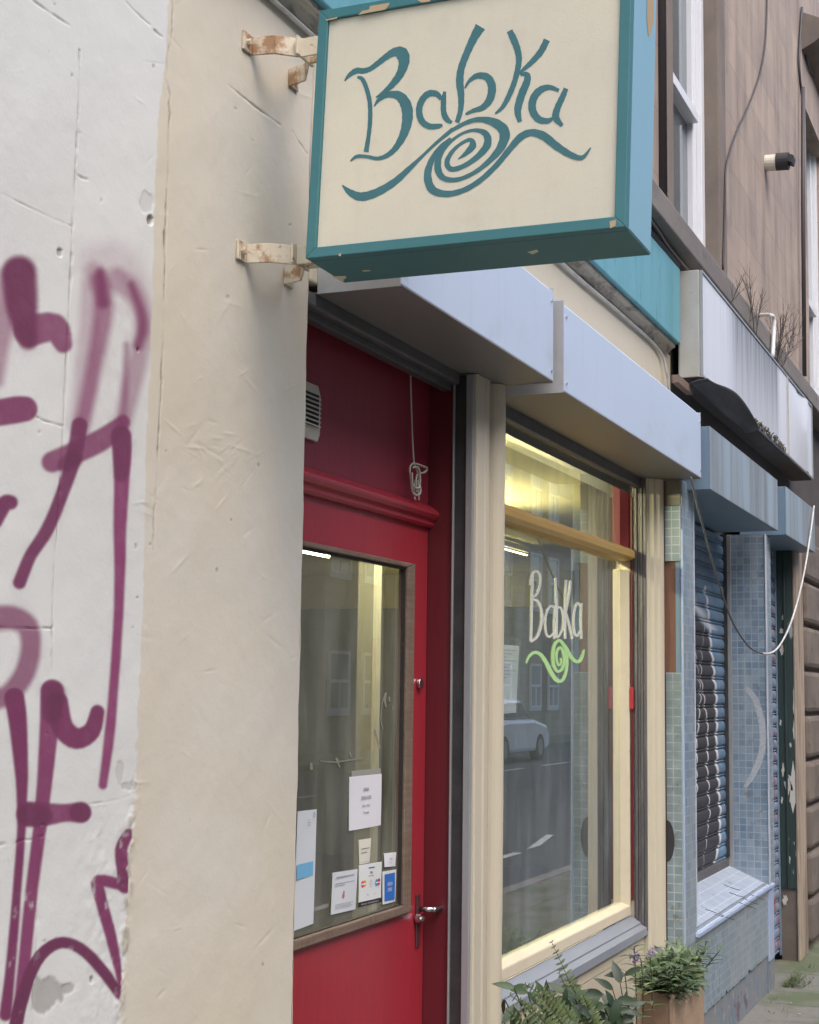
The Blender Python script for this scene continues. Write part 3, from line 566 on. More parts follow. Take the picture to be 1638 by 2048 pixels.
obj('guide_rail', box(4.335, 4.35, -.01, .04, .62, Z2-.05), m_chan, s2)
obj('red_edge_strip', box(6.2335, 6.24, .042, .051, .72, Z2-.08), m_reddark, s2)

# ================================================================== ENTRANCE DOOR
YD = .105
dz = lambda px, py, y=YD: atY(px, py, y)
en = thing('entrance_door', 'red shop door with a large glass pane in bare brown trim, between cream wall and pilaster', 'door', (3.6, YD, 0))
DXR = dz(849, 1600).x; zM = dz(740, 1025).z
tx0, tx1 = 3.215, dz(819, 1500).x; tz0, tz1 = dz(816, 1822).z, dz(822, 1128).z
gx0, gx1 = 3.24, dz(804, 1500).x; gz0, gz1 = dz(797, 1811).z, dz(800, 1133).z
lf = MB()
lf.box(WX1+.01, tx0, YD, YD+.04, .02, zM); lf.box(tx1, DXR, YD, YD+.04, .02, zM)
lf.box(tx0, tx1, YD, YD+.04, tz1, zM); lf.box(tx0, tx1, YD, YD+.04, .02, tz0)
obj('door_leaf', lf, m_red, en)
tr = MB(); y0, y1 = YD-.012, YD+.0065
def trim_piece(poly, y0, y1): return MB().prism(poly, 'y', y0, y1)
obj('glazing_trim', trim_piece([(tx0, tz1), (tx1, tz1), (gx1, gz1), (gx0, gz1)], y0, y1), m_brown, en, bevel=.003)
obj('glazing_trim', trim_piece([(tx1, tz0), (tx1, tz1), (gx1, gz1), (gx1, gz0)][::-1], y0+.0005, y1), m_brown, en, bevel=.003)
obj('glazing_trim', trim_piece([(tx0, tz0), (tx1, tz0), (gx1, gz0), (gx0, gz0)][::-1], y0-.004, y1), m_brown, en, bevel=.003)
obj('glazing_trim', trim_piece([(tx0, tz0), (tx0, tz1), (gx0, gz1), (gx0, gz0)], y0, y1), m_brown, en, bevel=.003)
YG = YD+.0075
for a_, b_, c_, d_ in ((gx1-.004, gx1+.002, gz0, gz1), (gx0, gx1-.0045, gz1-.007, gz1+.002), (gx0, gx1-.0045, gz0-.002, gz0+.003)):
    obj('recess_shade_strip', box(a_, b_, YD-.004, YD+.0068, c_, d_), m_dark_strip, en)  # black strips painting the shade inside the glass recess
gp = MB().add([(gx0-.012, YG, gz0-.008), (gx1+.008, YG, gz0-.008), (gx1+.008, YG, gz1+.008), (gx0-.012, YG, gz1+.008)], [(0, 1, 2, 3)])
obj('glass_pane', gp, m_glass_door, en)
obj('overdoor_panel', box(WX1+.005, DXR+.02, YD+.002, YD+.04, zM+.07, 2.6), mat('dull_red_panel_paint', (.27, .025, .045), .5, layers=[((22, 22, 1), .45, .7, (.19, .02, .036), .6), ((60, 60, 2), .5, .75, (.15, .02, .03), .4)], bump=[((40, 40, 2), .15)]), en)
# moulded cornice over the door
pr = [(YD+.002, zM), (YD-.012, zM), (YD-.018, zM+.008), (YD-.018, zM+.018), (YD-.028, zM+.026), (YD-.034, zM+.036), (YD-.034, zM+.046), (YD-.02, zM+.056), (YD-.008, zM+.066), (YD+.002, zM+.07)]
obj('door_cornice', MB().prism(pr, 'x', WX1+.008, DXR+.012), m_red, en, bevel=.002)
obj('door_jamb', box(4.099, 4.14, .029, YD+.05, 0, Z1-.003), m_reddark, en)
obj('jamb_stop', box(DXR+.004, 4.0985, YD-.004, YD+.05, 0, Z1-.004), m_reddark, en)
hp = dz(836, 1840); hx = hp.x
ha = obj('handle_plate', MB().box(hx-.022, hx+.006, YD-.006, YD-.0005, dz(836, 1893).z, dz(836, 1788).z), m_handle, en, bevel=.002)
lv = dz(838, 1817)
obj('lever', MB().tube([(lv.x-.006, YD-.006, lv.z), (lv.x-.006, YD-.045, lv.z)], .008, 8).tube(catmull([(lv.x-.006, YD-.045, lv.z), (lv.x+.03, YD-.052, lv.z-.001), (lv.x+.09, YD-.05, lv.z-.003)], 4), .008, 8), m_chrome, ha, smooth=True)
tt = dz(832, 1836); obj('thumb_turn', MB().tube([(tt.x-.008, YD-.006, tt.z), (tt.x-.008, YD-.02, tt.z)], .014, 10).tube([(tt.x-.008, YD-.018, tt.z), (tt.x-.008, YD-.03, tt.z)], .007, 8), m_chrome, ha, smooth=False)
lk = dz(836, 1367); obj('lock_cylinder', MB().tube([(lk.x, YD-.0005, lk.z), (lk.x, YD-.012, lk.z)], .016, 16), m_chrome, en, bevel=.002)
# chalky smears on the glass
sm = MB()
for s_ in ([(770, 1388, 2), (764, 1410, 2), (762, 1440, 2), (766, 1458, 2)], [(772, 1385, 3), (770, 1400, 4), (772, 1415, 2)], [(779, 1393, 2), (779, 1403, 3)], [(750, 1460, 4), (754, 1475, 3), (760, 1495, 2)], [(785, 1412, 2), (786, 1420, 2)], [(735, 1412, 6), (738, 1413, 4)], [(640, 1522, 2), (670, 1524, 3), (700, 1520, 3), (722, 1518, 2)], [(672, 1516, 5), (676, 1522, 4)], [(676, 1525, 3), (680, 1535, 2)], [(622, 1525, 5), (623, 1540, 5)], [(700, 1505, 3), (703, 1515, 3)]):
    stroke(sm, s_, lambda x, y, l: atY(x, y, YG-.0012-l))
obj('chalk_smears', sm, mat('chalky_smear', (.22, .22, .19), .9), en)

# papers stuck on the door glass
def paper(name, quad, m, label, cat, yoff=-.0035):
    yy = YG+yoff; P4 = [atY(px, py, yy) for px, py in quad]
    o = sum(P4, Vector())/4; t = thing(name, label, cat, (o.x, yy, min(p.z for p in P4)))
    mb = MB(); A, B_, C_, D_ = P4; n = 6
    for j in range(n+1):
        for i in range(n+1):
            u, v = i/n, j/n; p = (A*(1-u)+B_*u)*(1-v)+(D_*(1-u)+C_*u)*v
            mb.v.append(p+Vector((0, .0012*math.sin(u*3+v*2+len(label)), 0)))
    for j in range(n):
        for i in range(n): a = j*(n+1)+i; mb.f.append((a, a+n+1, a+n+2, a+1))
    b0 = len(mb.v); nb = list(mb.v)
    for p in nb: mb.v.append(p+Vector((0, .0006, 0)))
    mb.f += [tuple(reversed([k+b0 for k in f])) for f in list(mb.f)]
    s = obj('sheet', mb, m, t, smooth=True)
    def mp(u, v, l=0):   # u 0..1 across, v 0..1 down
        p = (A*(1-u)+B_*u)*(1-v)+(D_*(1-u)+C_*u)*v; return p+Vector((0, -.0014-l, 0))
    wid = (B_-A).length; hei = (D_-A).length
    return t, s, mp, wid, hei
def line_text(s, body, mp, u, v, h, wid, hei, m, align='CENTER', squeeze=1.0):
    f = lambda a, b, l: mp(u+a*squeeze/wid, v-b/hei, l)
    return obj('printed_text', text_mesh(body, h*hei, f, align), m, s)
def rect(s, mp, u0, v0, u1, v1, m, name='printed_block', l=.0002):
    return obj(name, MB().add([mp(u0, v0, l), mp(u0, v1, l), mp(u1, v1, l), mp(u1, v0, l)], [(0, 1, 2, 3)]), m, s)
def disc(s, mp, u, v, r, wid, hei, m, name='printed_disc', l=.0002, inner=0):
    mb = MB(); n = 20
    for i in range(n): a = 2*math.pi*i/n; mb.v.append(Vector(mp(u+r*math.cos(a)/wid, v+r*math.sin(a)/hei, l)))
    if inner:
        for i in range(n): a = 2*math.pi*i/n; mb.v.append(Vector(mp(u+inner*math.cos(a)/wid, v+inner*math.sin(a)/hei, l)))
        mb.f += [(i, i+n, (i+1) % n+n, (i+1) % n) for i in range(n)]
    else: mb.f.append(tuple(range(n))[::-1])
    return obj(name, mb, m, s)
t, s, mp, a, b = paper('opening_hours_notice', [(699.6, 1553.8), (762.6, 1547.3), (761.5, 1650.3), (698, 1662)], m_paper, 'white opening hours notice taped in the middle of the door glass', 'notice')
line_text(s, 'BABKA', mp, .5, .30, .10, a, b, m_ink, squeeze=.8); line_text(s, 'OPENING HOURS', mp, .5, .46, .10, a, b, m_ink, squeeze=.6)
line_text(s, '8.00 am - 5.00 pm', mp, .5, .60, .075, a, b, m_ink, squeeze=.64); line_text(s, '7 days a week', mp, .5, .73, .075, a, b, m_ink, squeeze=.64)
obj('tape_strip', MB().add([atY(*q, YG-.002) for q in ((703, 1542), (703, 1553), (762, 1547), (761, 1536))], [(0, 1, 2, 3)]), mat('clear_tape', (.35, .35, .3), .3), t)
t, s, mp, a, b = paper('letter_notice', [(596, 1623), (633, 1618.5), (626, 1847), (588, 1862)], m_paper_thin, 'tall pale blue letter sheet with a blue block, half hidden by the cream wall', 'notice')
for i, q in enumerate(('Food', 'Standards', 'Scotland')): line_text(s, q, mp, .50, .09+.022*i, .017, a, b, m_ink, 'LEFT')
disc(s, mp, .86, .045, .006, a, b, FLAT['grey'], inner=.004)
rect(s, mp, .02, .45, .88, .575, FLAT['sky'])
t, s, mp, a, b = paper('small_card', [(718.5, 1680), (741.6, 1675.9), (739, 1725), (718.5, 1729.2)], m_paper_cream, 'small cream card stuck just below the opening hours notice', 'card')
rect(s, mp, .16, .37, .86, .40, m_ink); rect(s, mp, .14, .53, .68, .56, m_ink); rect(s, mp, .05, .92, .92, .93, m_ink_pale)
t, s, mp, a, b = paper('payment_sticker', [(717.8, 1730.3), (763.6, 1723), (762.6, 1795), (716.4, 1805)], mat('white_vinyl', (.76, .79, .8), .4), 'white card payment sticker with coloured circles and a black strip below', 'sticker')
line_text(s, 'VISA', mp, .52, .28, .10, a, b, FLAT['navy']); rect(s, mp, .40, .105, .66, .135, FLAT['navy']); rect(s, mp, .40, .325, .64, .345, FLAT['gold'])
disc(s, mp, .15, .53, .0088, a, b, FLAT['scarlet']); disc(s, mp, .24, .52, .0088, a, b, FLAT['orange'], l=.0003); rect(s, mp, .1, .51, .29, .55, FLAT['pale'], l=.0005)
disc(s, mp, .76, .55, .0088, a, b, FLAT['cyan']); disc(s, mp, .86, .54, .0088, a, b, FLAT['crimson'], l=.0003); rect(s, mp, .71, .54, .91, .57, FLAT['pale'], l=.0005)
disc(s, mp, .51, .55, .0095, a, b, FLAT['grey'], inner=.0085)
for i in range(3):
    mb = MB(); 
    stroke(mb, [(.47+.03*i, .52-.006*i, .012), (.49+.035*i, .55, .012), (.47+.03*i, .58+.006*i, .012)], lambda x, y, l: mp(x, y, .0003), per=3) if False else None
    mb = MB()
    for k in range(5):
        an = R(-45+22.5*k); an2 = R(-45+22.5*(k+1)); rr = .0018+.0017*i
        if k < 4: mb.add([mp(.48+q*math.cos(x)/a, .55+q*math.sin(x)/b, .0003) for x, q in ((an, rr), (an, rr+.0008), (an2, rr+.0008), (an2, rr))], [(0, 1, 2, 3)])
    obj('contactless_wave', mb, FLAT['grey'], s)
line_text(s, 'Pay', mp, .38, .86, .07, a, b, m_ink); line_text(s, 'G Pay', mp, .68, .86, .05, a, b, m_ink_pale)
bs = obj('black_strip', MB().add([atY(*q, YG-.0022) for q in ((716.5, 1806), (716.2, 1815), (763, 1803), (763, 1796))], [(0, 1, 2, 3)]), m_black_ink, t)
A_, B2_, C2_, D2_ = [atY(*q, YG-.003) for q in ((716.5, 1806), (763, 1796), (763, 1803), (716.2, 1815))]
obj('printed_text', text_mesh('Manage card payments', .0042, lambda x, y, l: A_.lerp(B2_, .5+x/.052)*.5+D2_.lerp(C2_, .5+x/.052)*.5+Vector((0, 0, y-.0014))), FLAT['pale'], bs)
t, s, mp, a, b = paper('charge_card_sticker', [(765.6, 1743.6), (791.9, 1738.5), (790.9, 1803), (764.6, 1809.2)], mat('white_vinyl_border', (.7, .73, .76), .4), 'blue charge card sticker with a white border beside the door trim', 'sticker')
rect(s, mp, .12, .09, .9, .92, FLAT['amexblue'])
line_text(s, 'AMERICAN', mp, .51, .46, .16, a, b, FLAT['pale'], squeeze=.5); line_text(s, 'EXPRESS', mp, .51, .64, .16, a, b, FLAT['pale'], squeeze=.58)
t, s, mp, a, b = paper('small_white_label', [(768.3, 1706.7), (791.9, 1704.2), (791.3, 1732.3), (768.3, 1734.4)], m_paper, 'small square white label above the blue charge card sticker', 'label')
line_text(s, 'GOOGLE Pay', mp, .53, .48, .16, a, b, m_ink, squeeze=.62); line_text(s, 'Welcome', mp, .52, .74, .14, a, b, m_ink_pale, squeeze=.8)
t, s, mp, a, b = paper('curling_letter', [(666.2, 1745.6), (714.4, 1738), (711.3, 1818.5), (661, 1829.7)], m_paper_thin, 'creased printed letter curling on the glass left of the payment sticker', 'notice')
rect(s, mp, .12, .11, .86, .15, m_ink_pale)
rect(s, mp, .1, .27, .88, .29, m_ink_pale); rect(s, mp, .1, .325, .5, .34, m_ink_pale)
disc(s, mp, .45, .60, .0075, a, b, FLAT['pinkish']); disc(s, mp, .46, .52, .005, a, b, FLAT['pinkish'], l=.0003)
for i in range(4): rect(s, mp, .14, .78+.035*i, .86-.1*(i % 2), .79+.035*i, m_ink_pale)

# vent grille and pull cord above the door
vc = thing('vent_grille', 'slatted cream plastic vent grille on the dark red panel over the door', 'vent', (3.2, YD, 2.17))
vx1 = dz(636, 800).x; vz0, vz1 = dz(630, 884).z, dz(630, 772).z; vx0 = vx1-.19
vb = MB().prism([(vx0, vz0), (vx1-.012, vz0), (vx1, vz0+.02), (vx1, vz1-.024), (vx1-.014, vz1), (vx0, vz1)], 'y', YD-.008, YD+.001)
obj('back_plate', vb, m_plastic, vc, bevel=.002)
obj('dark_slots', box(vx0+.012, vx1-.012, YD-.0095, YD-.0085, vz0+.035, vz1-.024), m_black, vc)
vb = MB(); k = 0
z = vz0+.036
while z < vz1-.026: vb.prism([(YD-.0098, z), (YD-.017, z-.002), (YD-.017, z+.001), (YD-.0098, z+.0045)], 'x', vx0+.012, vx1-.014); z += .0115
obj('slats', vb, m_plastic, vc)
YC = YD-.03
cz = lambda px, py, y=YC: atY(px, py, y)
cc = MB().tube(catmull([cz(821, 740), cz(822, 790), cz(824, 850), cz(826, 900), cz(828, 925)], 5), .0026, 6)
cc.tube(catmull([cz(828, 925), cz(820, 935), cz(822, 960), cz(826, 985), cz(836, 990), cz(841, 980), cz(834, 940), cz(828, 928), cz(840, 930), cz(854, 937), cz(848, 945), cz(836, 948), cz(832, 960), cz(833, 985)], 5), .003, 6)
cc.tube(catmull([cz(826, 935, YC-.006), cz(836, 935, YC-.008), cz(840, 950, YC-.006), cz(838, 975, YC-.006), cz(826, 970, YC-.004), cz(824, 945, YC-.006)], 5), .003, 6)
cc.tube(catmull([cz(830, 960, YC+.004), cz(828, 980, YC+.004), cz(830, 1000, YC+.002)], 4), .0025, 6); cc.tube(catmull([cz(836, 960, YC-.002), cz(837, 985, YC-.002), cz(838, 1000, YC)], 4), .0025, 6)
obj('pull_cord', cc, m_cord, smooth=True, label='knotted off-white cord hanging in front of the dark red panel over the door', cat='cord')

# ================================================================== PILASTERS
PYF = -.045
pl = thing('pilaster', 'cream pilaster with a round moulding between the red door and the cafe window', 'pilaster', (4.2, 0, 0))
px_ = lambda p: atY(p, 1400, PYF).x
x0 = 4.104; xa, xb, xc, xd = px_(965), px_(976), px_(985), px_(1002.5)
r0 = (xd-xc)/2
pr = [(x0, .2), (x0, PYF+.004), (x0+.004, PYF)]+[(xa, PYF), (xa+.008, PYF-.004), (xb, PYF+.0), (xb+.004, PYF+.024), (xc, PYF+.022)]
pr += [(xc+r0-r0*math.cos(R(a)), PYF+.018-(r0*.95)*math.sin(R(a))) for a in range(10, 171, 16)]+[(xd, PYF+.03), (xd, .2)]
mb = MB(); nz_ = 90
for i in range(nz_+1):
    z = (Z1-.002)*i/nz_
    for j, (x, y) in enumerate(pr):
        wv = .0009*math.sin(z*5.3+j*.3)+.0003*math.sin(z*23+j)+.0002*math.sin(z*61+j*3)
        mb.v.append(Vector((x+wv*.5, y+wv, z)))
k = len(pr)
for i in range(nz_):
    for j in range(k): mb.f.append((i*k+j, i*k+(j+1) % k, (i+1)*k+(j+1) % k, (i+1)*k+j))
mb.f.append(tuple(range(k))[::-1]); mb.f.append(tuple(nz_*k+j for j in range(k)))
obj('moulded_shaft', mb, m_cream_trim, pl)
pf = thing('pilaster', 'narrow cream pilaster between the cafe window and the blue tiled shopfront', 'pilaster', (6.27, 0, 0))
pr = [(6.245, .2), (6.245, -.017), (6.247, -.019), (6.249, -.022), (6.257, -.026), (6.262, -.045), (6.274, -.05), (6.28, -.066), (6.296, -.074), (6.312, -.076), (6.312, .2)]
obj('moulded_shaft', MB().prism(pr, 'z', 0, Z2-.001), m_cream_trim, pf, bevel=.002)

# ================================================================== SHOP WINDOW
GY = .09
wn = thing('shop_window', 'large cafe window with an ochre transom bar and chalk lettering Babka', 'window', (5.3, GY, .6))
FX1 = 6.233; GXR = 6.2; zt0, zt1 = atY(1130, 1085, .045).z-.024, atY(1130, 1050, .045).z
gzb = atY(1120, 1868, .075).z; ztop = Z2-.002
frb = MB()
frb.prism([(6.207, .12), (6.207, .089), (6.212, .08), (6.226, .055), (6.233, .052), (6.233, .12)], 'z', gzb-.03, zt0)
obj('frame_stile', frb, m_cream_flake, wn, bevel=.004)
obj('frame_stile', box(4.335, 4.37, .05, .12, .65, ztop), m_cream_flake, wn)
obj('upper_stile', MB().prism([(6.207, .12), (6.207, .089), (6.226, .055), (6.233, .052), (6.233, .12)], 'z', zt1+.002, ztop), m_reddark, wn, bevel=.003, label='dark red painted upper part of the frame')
obj('bottom_rail', MB().prism([(.12, gzb), (.082, gzb), (.055, gzb-.012), (.05, gzb-.05), (.12, gzb-.05)], 'x', 4.34, FX1), m_cream_flake, wn, bevel=.005)
obj('transom_bar', MB().prism([(.12, zt1), (.05, zt1), (.034, zt1-.008), (.028, zt1-.02), (.03, zt1-.04), (.05, zt1-.052), (.12, zt1-.052)], 'x', 4.34, FX1-.002), m_ochre, wn, bevel=.003)
obj('glass_pane', MB().add([(4.34, GY, gzb-.01), (GXR+.01, GY, gzb-.01), (GXR+.01, GY, zt1-.03), (4.34, GY, zt1-.03)], [(0, 1, 2, 3)]), m_glass, wn)
obj('glass_pane', MB().add([(4.34, GY, zt1-.02), (GXR+.01, GY, zt1-.02), (GXR+.01, GY, ztop+.05), (4.34, GY, ztop+.05)], [(0, 1, 2, 3)]), m_glass, wn)
sz1 = gzb-.05
obj('sill', MB().prism([(.05, sz1), (.049, sz1-.004), (.012, sz1-.028), (.012, sz1-.034), (-.012, sz1-.046), (-.016, sz1-.075), (.05, sz1-.085)], 'x', 4.34, 6.30), m_bluegrey, wn, bevel=.002)
obj('red_catch', box(6.222, 6.236, .036, .0515, 1.50, 1.59), m_red, wn, bevel=.002)
gl_ = lambda x, y, l: atY(980+x/3.4125, 820+y/3.4125, GY-.0015-l)
cw = [[(293, 1105, 14), (287, 1300, 15), (284, 1450, 15), (280, 1578, 16)], [(276, 1195, 10), (290, 1125, 13), (318, 1100, 14), (343, 1130, 13), (342, 1200, 13), (322, 1255, 13), (292, 1280, 12)], [(294, 1290, 12), (332, 1310, 14), (355, 1380, 15), (350, 1470, 15), (325, 1545, 14), (280, 1582, 14)],
      [(440, 1350, 10), (415, 1338, 13), (388, 1380, 13), (378, 1450, 13), (386, 1525, 13), (408, 1548, 13), (436, 1520, 10)], [(446, 1335, 10), (440, 1440, 12), (440, 1562, 12)],
      [(449, 1145, 10), (455, 1280, 12), (458, 1420, 12), (456, 1555, 12)], [(458, 1352, 10), (485, 1350, 12), (501, 1410, 13), (497, 1490, 13), (470, 1545, 12), (456, 1553, 8)],
      [(522, 1160, 12), (516, 1300, 13), (514, 1430, 13), (515, 1562, 13)], [(553, 1165, 11), (543, 1250, 12), (528, 1335, 12), (517, 1392, 10)], [(520, 1385, 10), (538, 1450, 14), (552, 1510, 14), (563, 1562, 12)],
      [(622, 1345, 10), (603, 1318, 13), (582, 1350, 13), (572, 1430, 13), (578, 1515, 13), (597, 1542, 13), (616, 1505, 10)], [(627, 1318, 11), (622, 1420, 13), (626, 1562, 12)]]
mb = MB()
for i, s_ in enumerate(cw): stroke(mb, s_, gl_, .0003*(i % 3), .0003*(i % 3)+.0003)
obj('chalk_lettering', mb, m_chalk, wn)
mb = MB()
stroke(mb, [(248, 1728, 8), (268, 1682, 16), (305, 1655, 20), (345, 1668, 22), (380, 1715, 24), (415, 1785, 26), (450, 1838, 26), (485, 1850, 20), (512, 1815, 18), (526, 1740, 18), (522, 1660, 18), (503, 1600, 18), (474, 1573, 18), (443, 1602, 18), (430, 1670, 18), (436, 1740, 18), (460, 1782, 18), (490, 1772, 16), (506, 1720, 16), (503, 1660, 16), (482, 1622, 15), (460, 1645, 15), (455, 1700, 14), (470, 1742, 13), (486, 1725, 12), (484, 1692, 8)], gl_, .0002, .0006)
stroke(mb, [(500, 1590, 10), (522, 1625, 20), (548, 1675, 22), (580, 1712, 22), (610, 1715, 20), (632, 1682, 16), (645, 1635, 6)], gl_, .0007, .0009)
obj('chalk_swirl', mb, m_chalk_green, wn)
rb = thing('stall_riser', 'cream painted boarding under the cafe window sill', 'wall panel', (5.3, 0, 0))
zr = sz1-.078; zj = atY(1220, 1935, -.0).z
obj('upper_board', box(4.34, 6.236, -.002, .2, zj+.0012, zr+.01), m_cream_trim, rb, bevel=.001)
obj('lower_board', box(4.34, 6.236, -.0, .2, 0, zj-.0012), m_cream_trim, rb, bevel=.001)
wp = MB()
for q in ((1143, 1916),): wp.add([atY(q[0]+dx, q[1]+dy, -.018) for dx, dy in ((-5, 1), (0, 2), (5, 0), (3, -2), (-3, -2))], [(0, 1, 2, 3, 4)])
# menu sheet propped inside the window
mp4 = [atY(px, py, .16) for px, py in ((990, 1288), (1038.5, 1292), (1032, 1425), (990, 1430))]
t = thing('menu_board', 'pale blue menu sheet on a dark clipboard standing inside the cafe window', 'menu', (mp4[0].x, .16, mp4[2].z))
s = obj('sheet', MB().add(mp4+[p+Vector((0, .001, 0)) for p in mp4], [(3, 2, 1, 0), (4, 5, 6, 7)]), m_paper_thin, t)
obj('backing_board', MB().add([p+Vector((dx, .003, dz_)) for p, dx, dz_ in zip(mp4, (-.02, .03, .03, -.02), (.03, .03, -.01, -.01))]+[p+Vector((dx, .012, dz_)) for p, dx, dz_ in zip(mp4, (-.02, .03, .03, -.02), (.03, .03, -.01, -.01))], [(3, 2, 1, 0), (4, 5, 6, 7), (0, 1, 5, 4), (1, 2, 6, 5), (2, 3, 7, 6), (3, 0, 4, 7)]), m_counter, t)
mm = lambda u, v, l=0: ((mp4[0]*(1-u)+mp4[1]*u)*(1-v)+(mp4[3]*(1-u)+mp4[2]*u)*v)+Vector((0, -.001-l, 0))
for i in range(9): obj('printed_line', MB().add([mm(.1, .07+.05*i), mm(.1, .083+.05*i), mm(.9-.2*(i % 3), .083+.05*i), mm(.9-.2*(i % 3), .07+.05*i)], [(0, 1, 2, 3)]), m_ink_pale, s)

# ================================================================== CAFE ROOM (seen through the glass)
rm = thing('cafe_room', 'yellow painted cafe interior seen dimly through the shop glass', 'room', (5, 2, 0))
CZ = 2.64
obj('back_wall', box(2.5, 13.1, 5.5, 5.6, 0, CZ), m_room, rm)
obj('side_wall', box(13.0, 13.1, .30, 5.5, 0, 2.32), m_room, rm); obj('wall_glow_band', box(12.99, 13.1, .30, 5.5, 2.322, CZ), m_wall_glow, rm)  # yellow band on the end wall paints in the lamp glow
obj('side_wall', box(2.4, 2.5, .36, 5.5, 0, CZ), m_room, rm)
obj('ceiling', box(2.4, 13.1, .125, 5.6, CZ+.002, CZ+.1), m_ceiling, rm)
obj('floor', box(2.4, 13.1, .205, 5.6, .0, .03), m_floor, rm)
obj('dark_band_strip', box(6.2355, 6.2445, .1215, .205, .5, Z2), m_dark_strip, rm)  # dark strip added to make a dark band in the glass
obj('inner_wall', box(6.34, 13.0, .21, .30, 0, CZ), mat('darkened_inner_wall', (.05, .045, .04), .6), rm)  # wall coloured dark so the band in the glass stays dark
def tube_light(p, L, label, r=.018, mt=None):
    t = thing('strip_light', label, 'ceiling light', p, 'strip lights in the cafe')
    obj('housing', box(p[0]-L/2, p[0]+L/2, p[1]-.012, p[1]+.012, p[2]+.020, p[2]+.06), m_plastic, t, bevel=.004)
    obj('tube', MB().tube([(p[0]-L/2+.03, p[1], p[2]), (p[0]+L/2-.03, p[1], p[2])], r, 10), mt or m_tube, t, smooth=True)
q = atZ(622, 1106, 2.56); tube_light((q.x-.42, q.y, 2.56), 1.5, 'lit strip light on the cafe ceiling seen at the top of the door glass', .012, m_tube_far)
q = atZ(1012, 1099, 2.56); tube_light((q.x-.1, q.y, 2.56), 1.2, 'slim lit strip light in the cafe seen just below the ochre bar', .005, m_tube_dim)
tube_light((5.5, .62, 2.40), 1.1, 'added strip light, out of sight, brightening the cafe ceiling inside the window')  # added lamp, kept out of view, lights the ceiling by the window
tube_light((7.7, 1.44, 2.40), 1.2, 'added strip light, hidden by the round pilaster, brightening the cafe ceiling')  # second added lamp, hidden behind the pilaster, lights the ceiling
tube_light((12.3, 3.35, 2.45), 1.2, 'added hidden strip light washing the far end wall of the cafe', .03, m_tube_dim)  # added lamp, hidden from the camera, washes the end wall
ct = thing('serving_counter', 'dark serving counter inside the cafe behind the door glass', 'counter', (5, 2.6, .03))
obj('counter_body', box(4.2, 7.4, 2.6, 3.2, .03, 1.0), m_counter, ct, bevel=.01); obj('counter_top', box(4.15, 7.45, 2.55, 3.25, 1.003, 1.04), m_brown, ct, bevel=.008)
cp = thing('room_post', 'pale timber post standing inside the cafe behind the door glass', 'post', (5.4, 1.2, .03))
q = atY(739, 1400, 1.0); obj('shaft', box(q.x-.02, q.x+.06, .98, 1.05, .03, CZ), mat('grey_painted_post', (.34, .33, .27), .7), cp)

# ================================================================== BLUE TILED SHOPFRONT
TX = 6.318; TYF = -.151
bs = thing('tiled_shopfront', 'neglected shopfront clad in small blue mosaic tiles, beyond the cafe', 'shopfront', (7.3, 0, 0))
zt = lambda py: atX(1348, py, TX).z
zA, zB, zC, zD = zt(1012), zt(1122), zt(1345), zt(962)
obj('pier_core', box(TX+.008, 6.47, TYF+.012, .2, 0, Z2-.004), m_brownboard, bs)
obj('end_tiles', box(TX, TX+.007, TYF+.006, -.079, .0, zC), m_tile_pale, bs)
obj('end_tiles', box(TX-.004, TX+.007, TYF+.006, -.079, zB, zA), m_tile_pale, bs)
obj('end_tiles', box(TX+.003, TX+.007, TYF+.006, -.085, zA+.004, Z2-.006), mat('dark_top_tile', (.2, .19, .16), .6, layers=[(12, .48, .55, (.3, .27, .2), .8)]), bs)  # darker tile strip at the top, just under the shutter box
obj('blue_batten', box(TX+.0045, TX+.0075, TYF+.006, TYF+.03, zC, zB), m_bluebox_plain, bs)
zf_c = atY(1380, 1890, TYF).z; mb = MB(); z = 0.0; cx = atY(1372, 1650, TYF).x; cx2 = atY(1388, 1650, TYF).x
obj('corner_tiles', box(TX+.006, 6.545, TYF, TYF+.011, zf_c, Z2-.004), m_tile, bs)
obj('corner_trim', box(TX-.003, TX+.0055, TYF-.004, TYF+.0055, .40, zA-.1), m_bluetrim, bs, bevel=.002)
obj('inner_trim', box(6.5455, 6.56, TYF-.002, .09, .60, Z2-.004), m_whitetrim, bs, bevel=.002)
# black sprayed spot where the pilaster meets the tiles
sp_ = MB(); c_ = atX(1337, 1682, TX-.001); n = 18
sp_.add([(TX-.0012, -.079-.0+min(0, 0)-abs(.032*math.cos(a))*(1 if True else 0), c_.z+.085*math.sin(a)) for a in [math.pi*i/n-math.pi/2 for i in range(n+1)]], [tuple(range(n+1))])
obj('black_spray_spot', sp_, m_black, bs)
# stall riser, sloping sill
RX1 = atY(1546, 1850, -.145).x; RXT = RX1-.15; ztl = atY(1480, 1962, -.145).z
mb = MB(); nx = 60; xs2 = [6.33+(RXT-6.33)*i/nx for i in range(nx+1)]
low = [ztl+.002*math.sin(i*.9)+.003*math.sin(i*2.3)+(.02 if i % 17 == 9 else 0) for i in range(nx+1)]
for i, x in enumerate(xs2): mb.v += [Vector((x, -.145, low[i])), Vector((x, -.145, .572))]
for i in range(nx): mb.f.append((2*i, 2*i+2, 2*i+3, 2*i+1))
nb = len(mb.v); mb.v += [v+Vector((0, .008, 0)) for v in list(mb.v)]
mb.f += [(2*i+2, 2*i, nb+2*i, nb+2*i+2) for i in range(nx)]
obj('riser_tiles', mb, m_tile, bs)
obj('riser_plaster', box(6.335, RX1-.005, -.136, .2, 0, .571), m_plaster, bs)
SFY = -.160; SFX0, SFX1 = atY(1396, 1866, SFY).x, atY(1548, 1768, SFY).x
zf_ = atY(1470, 1819, SFY).z; SHY = .075; zbk = atY(1440, 1734, SHY).z
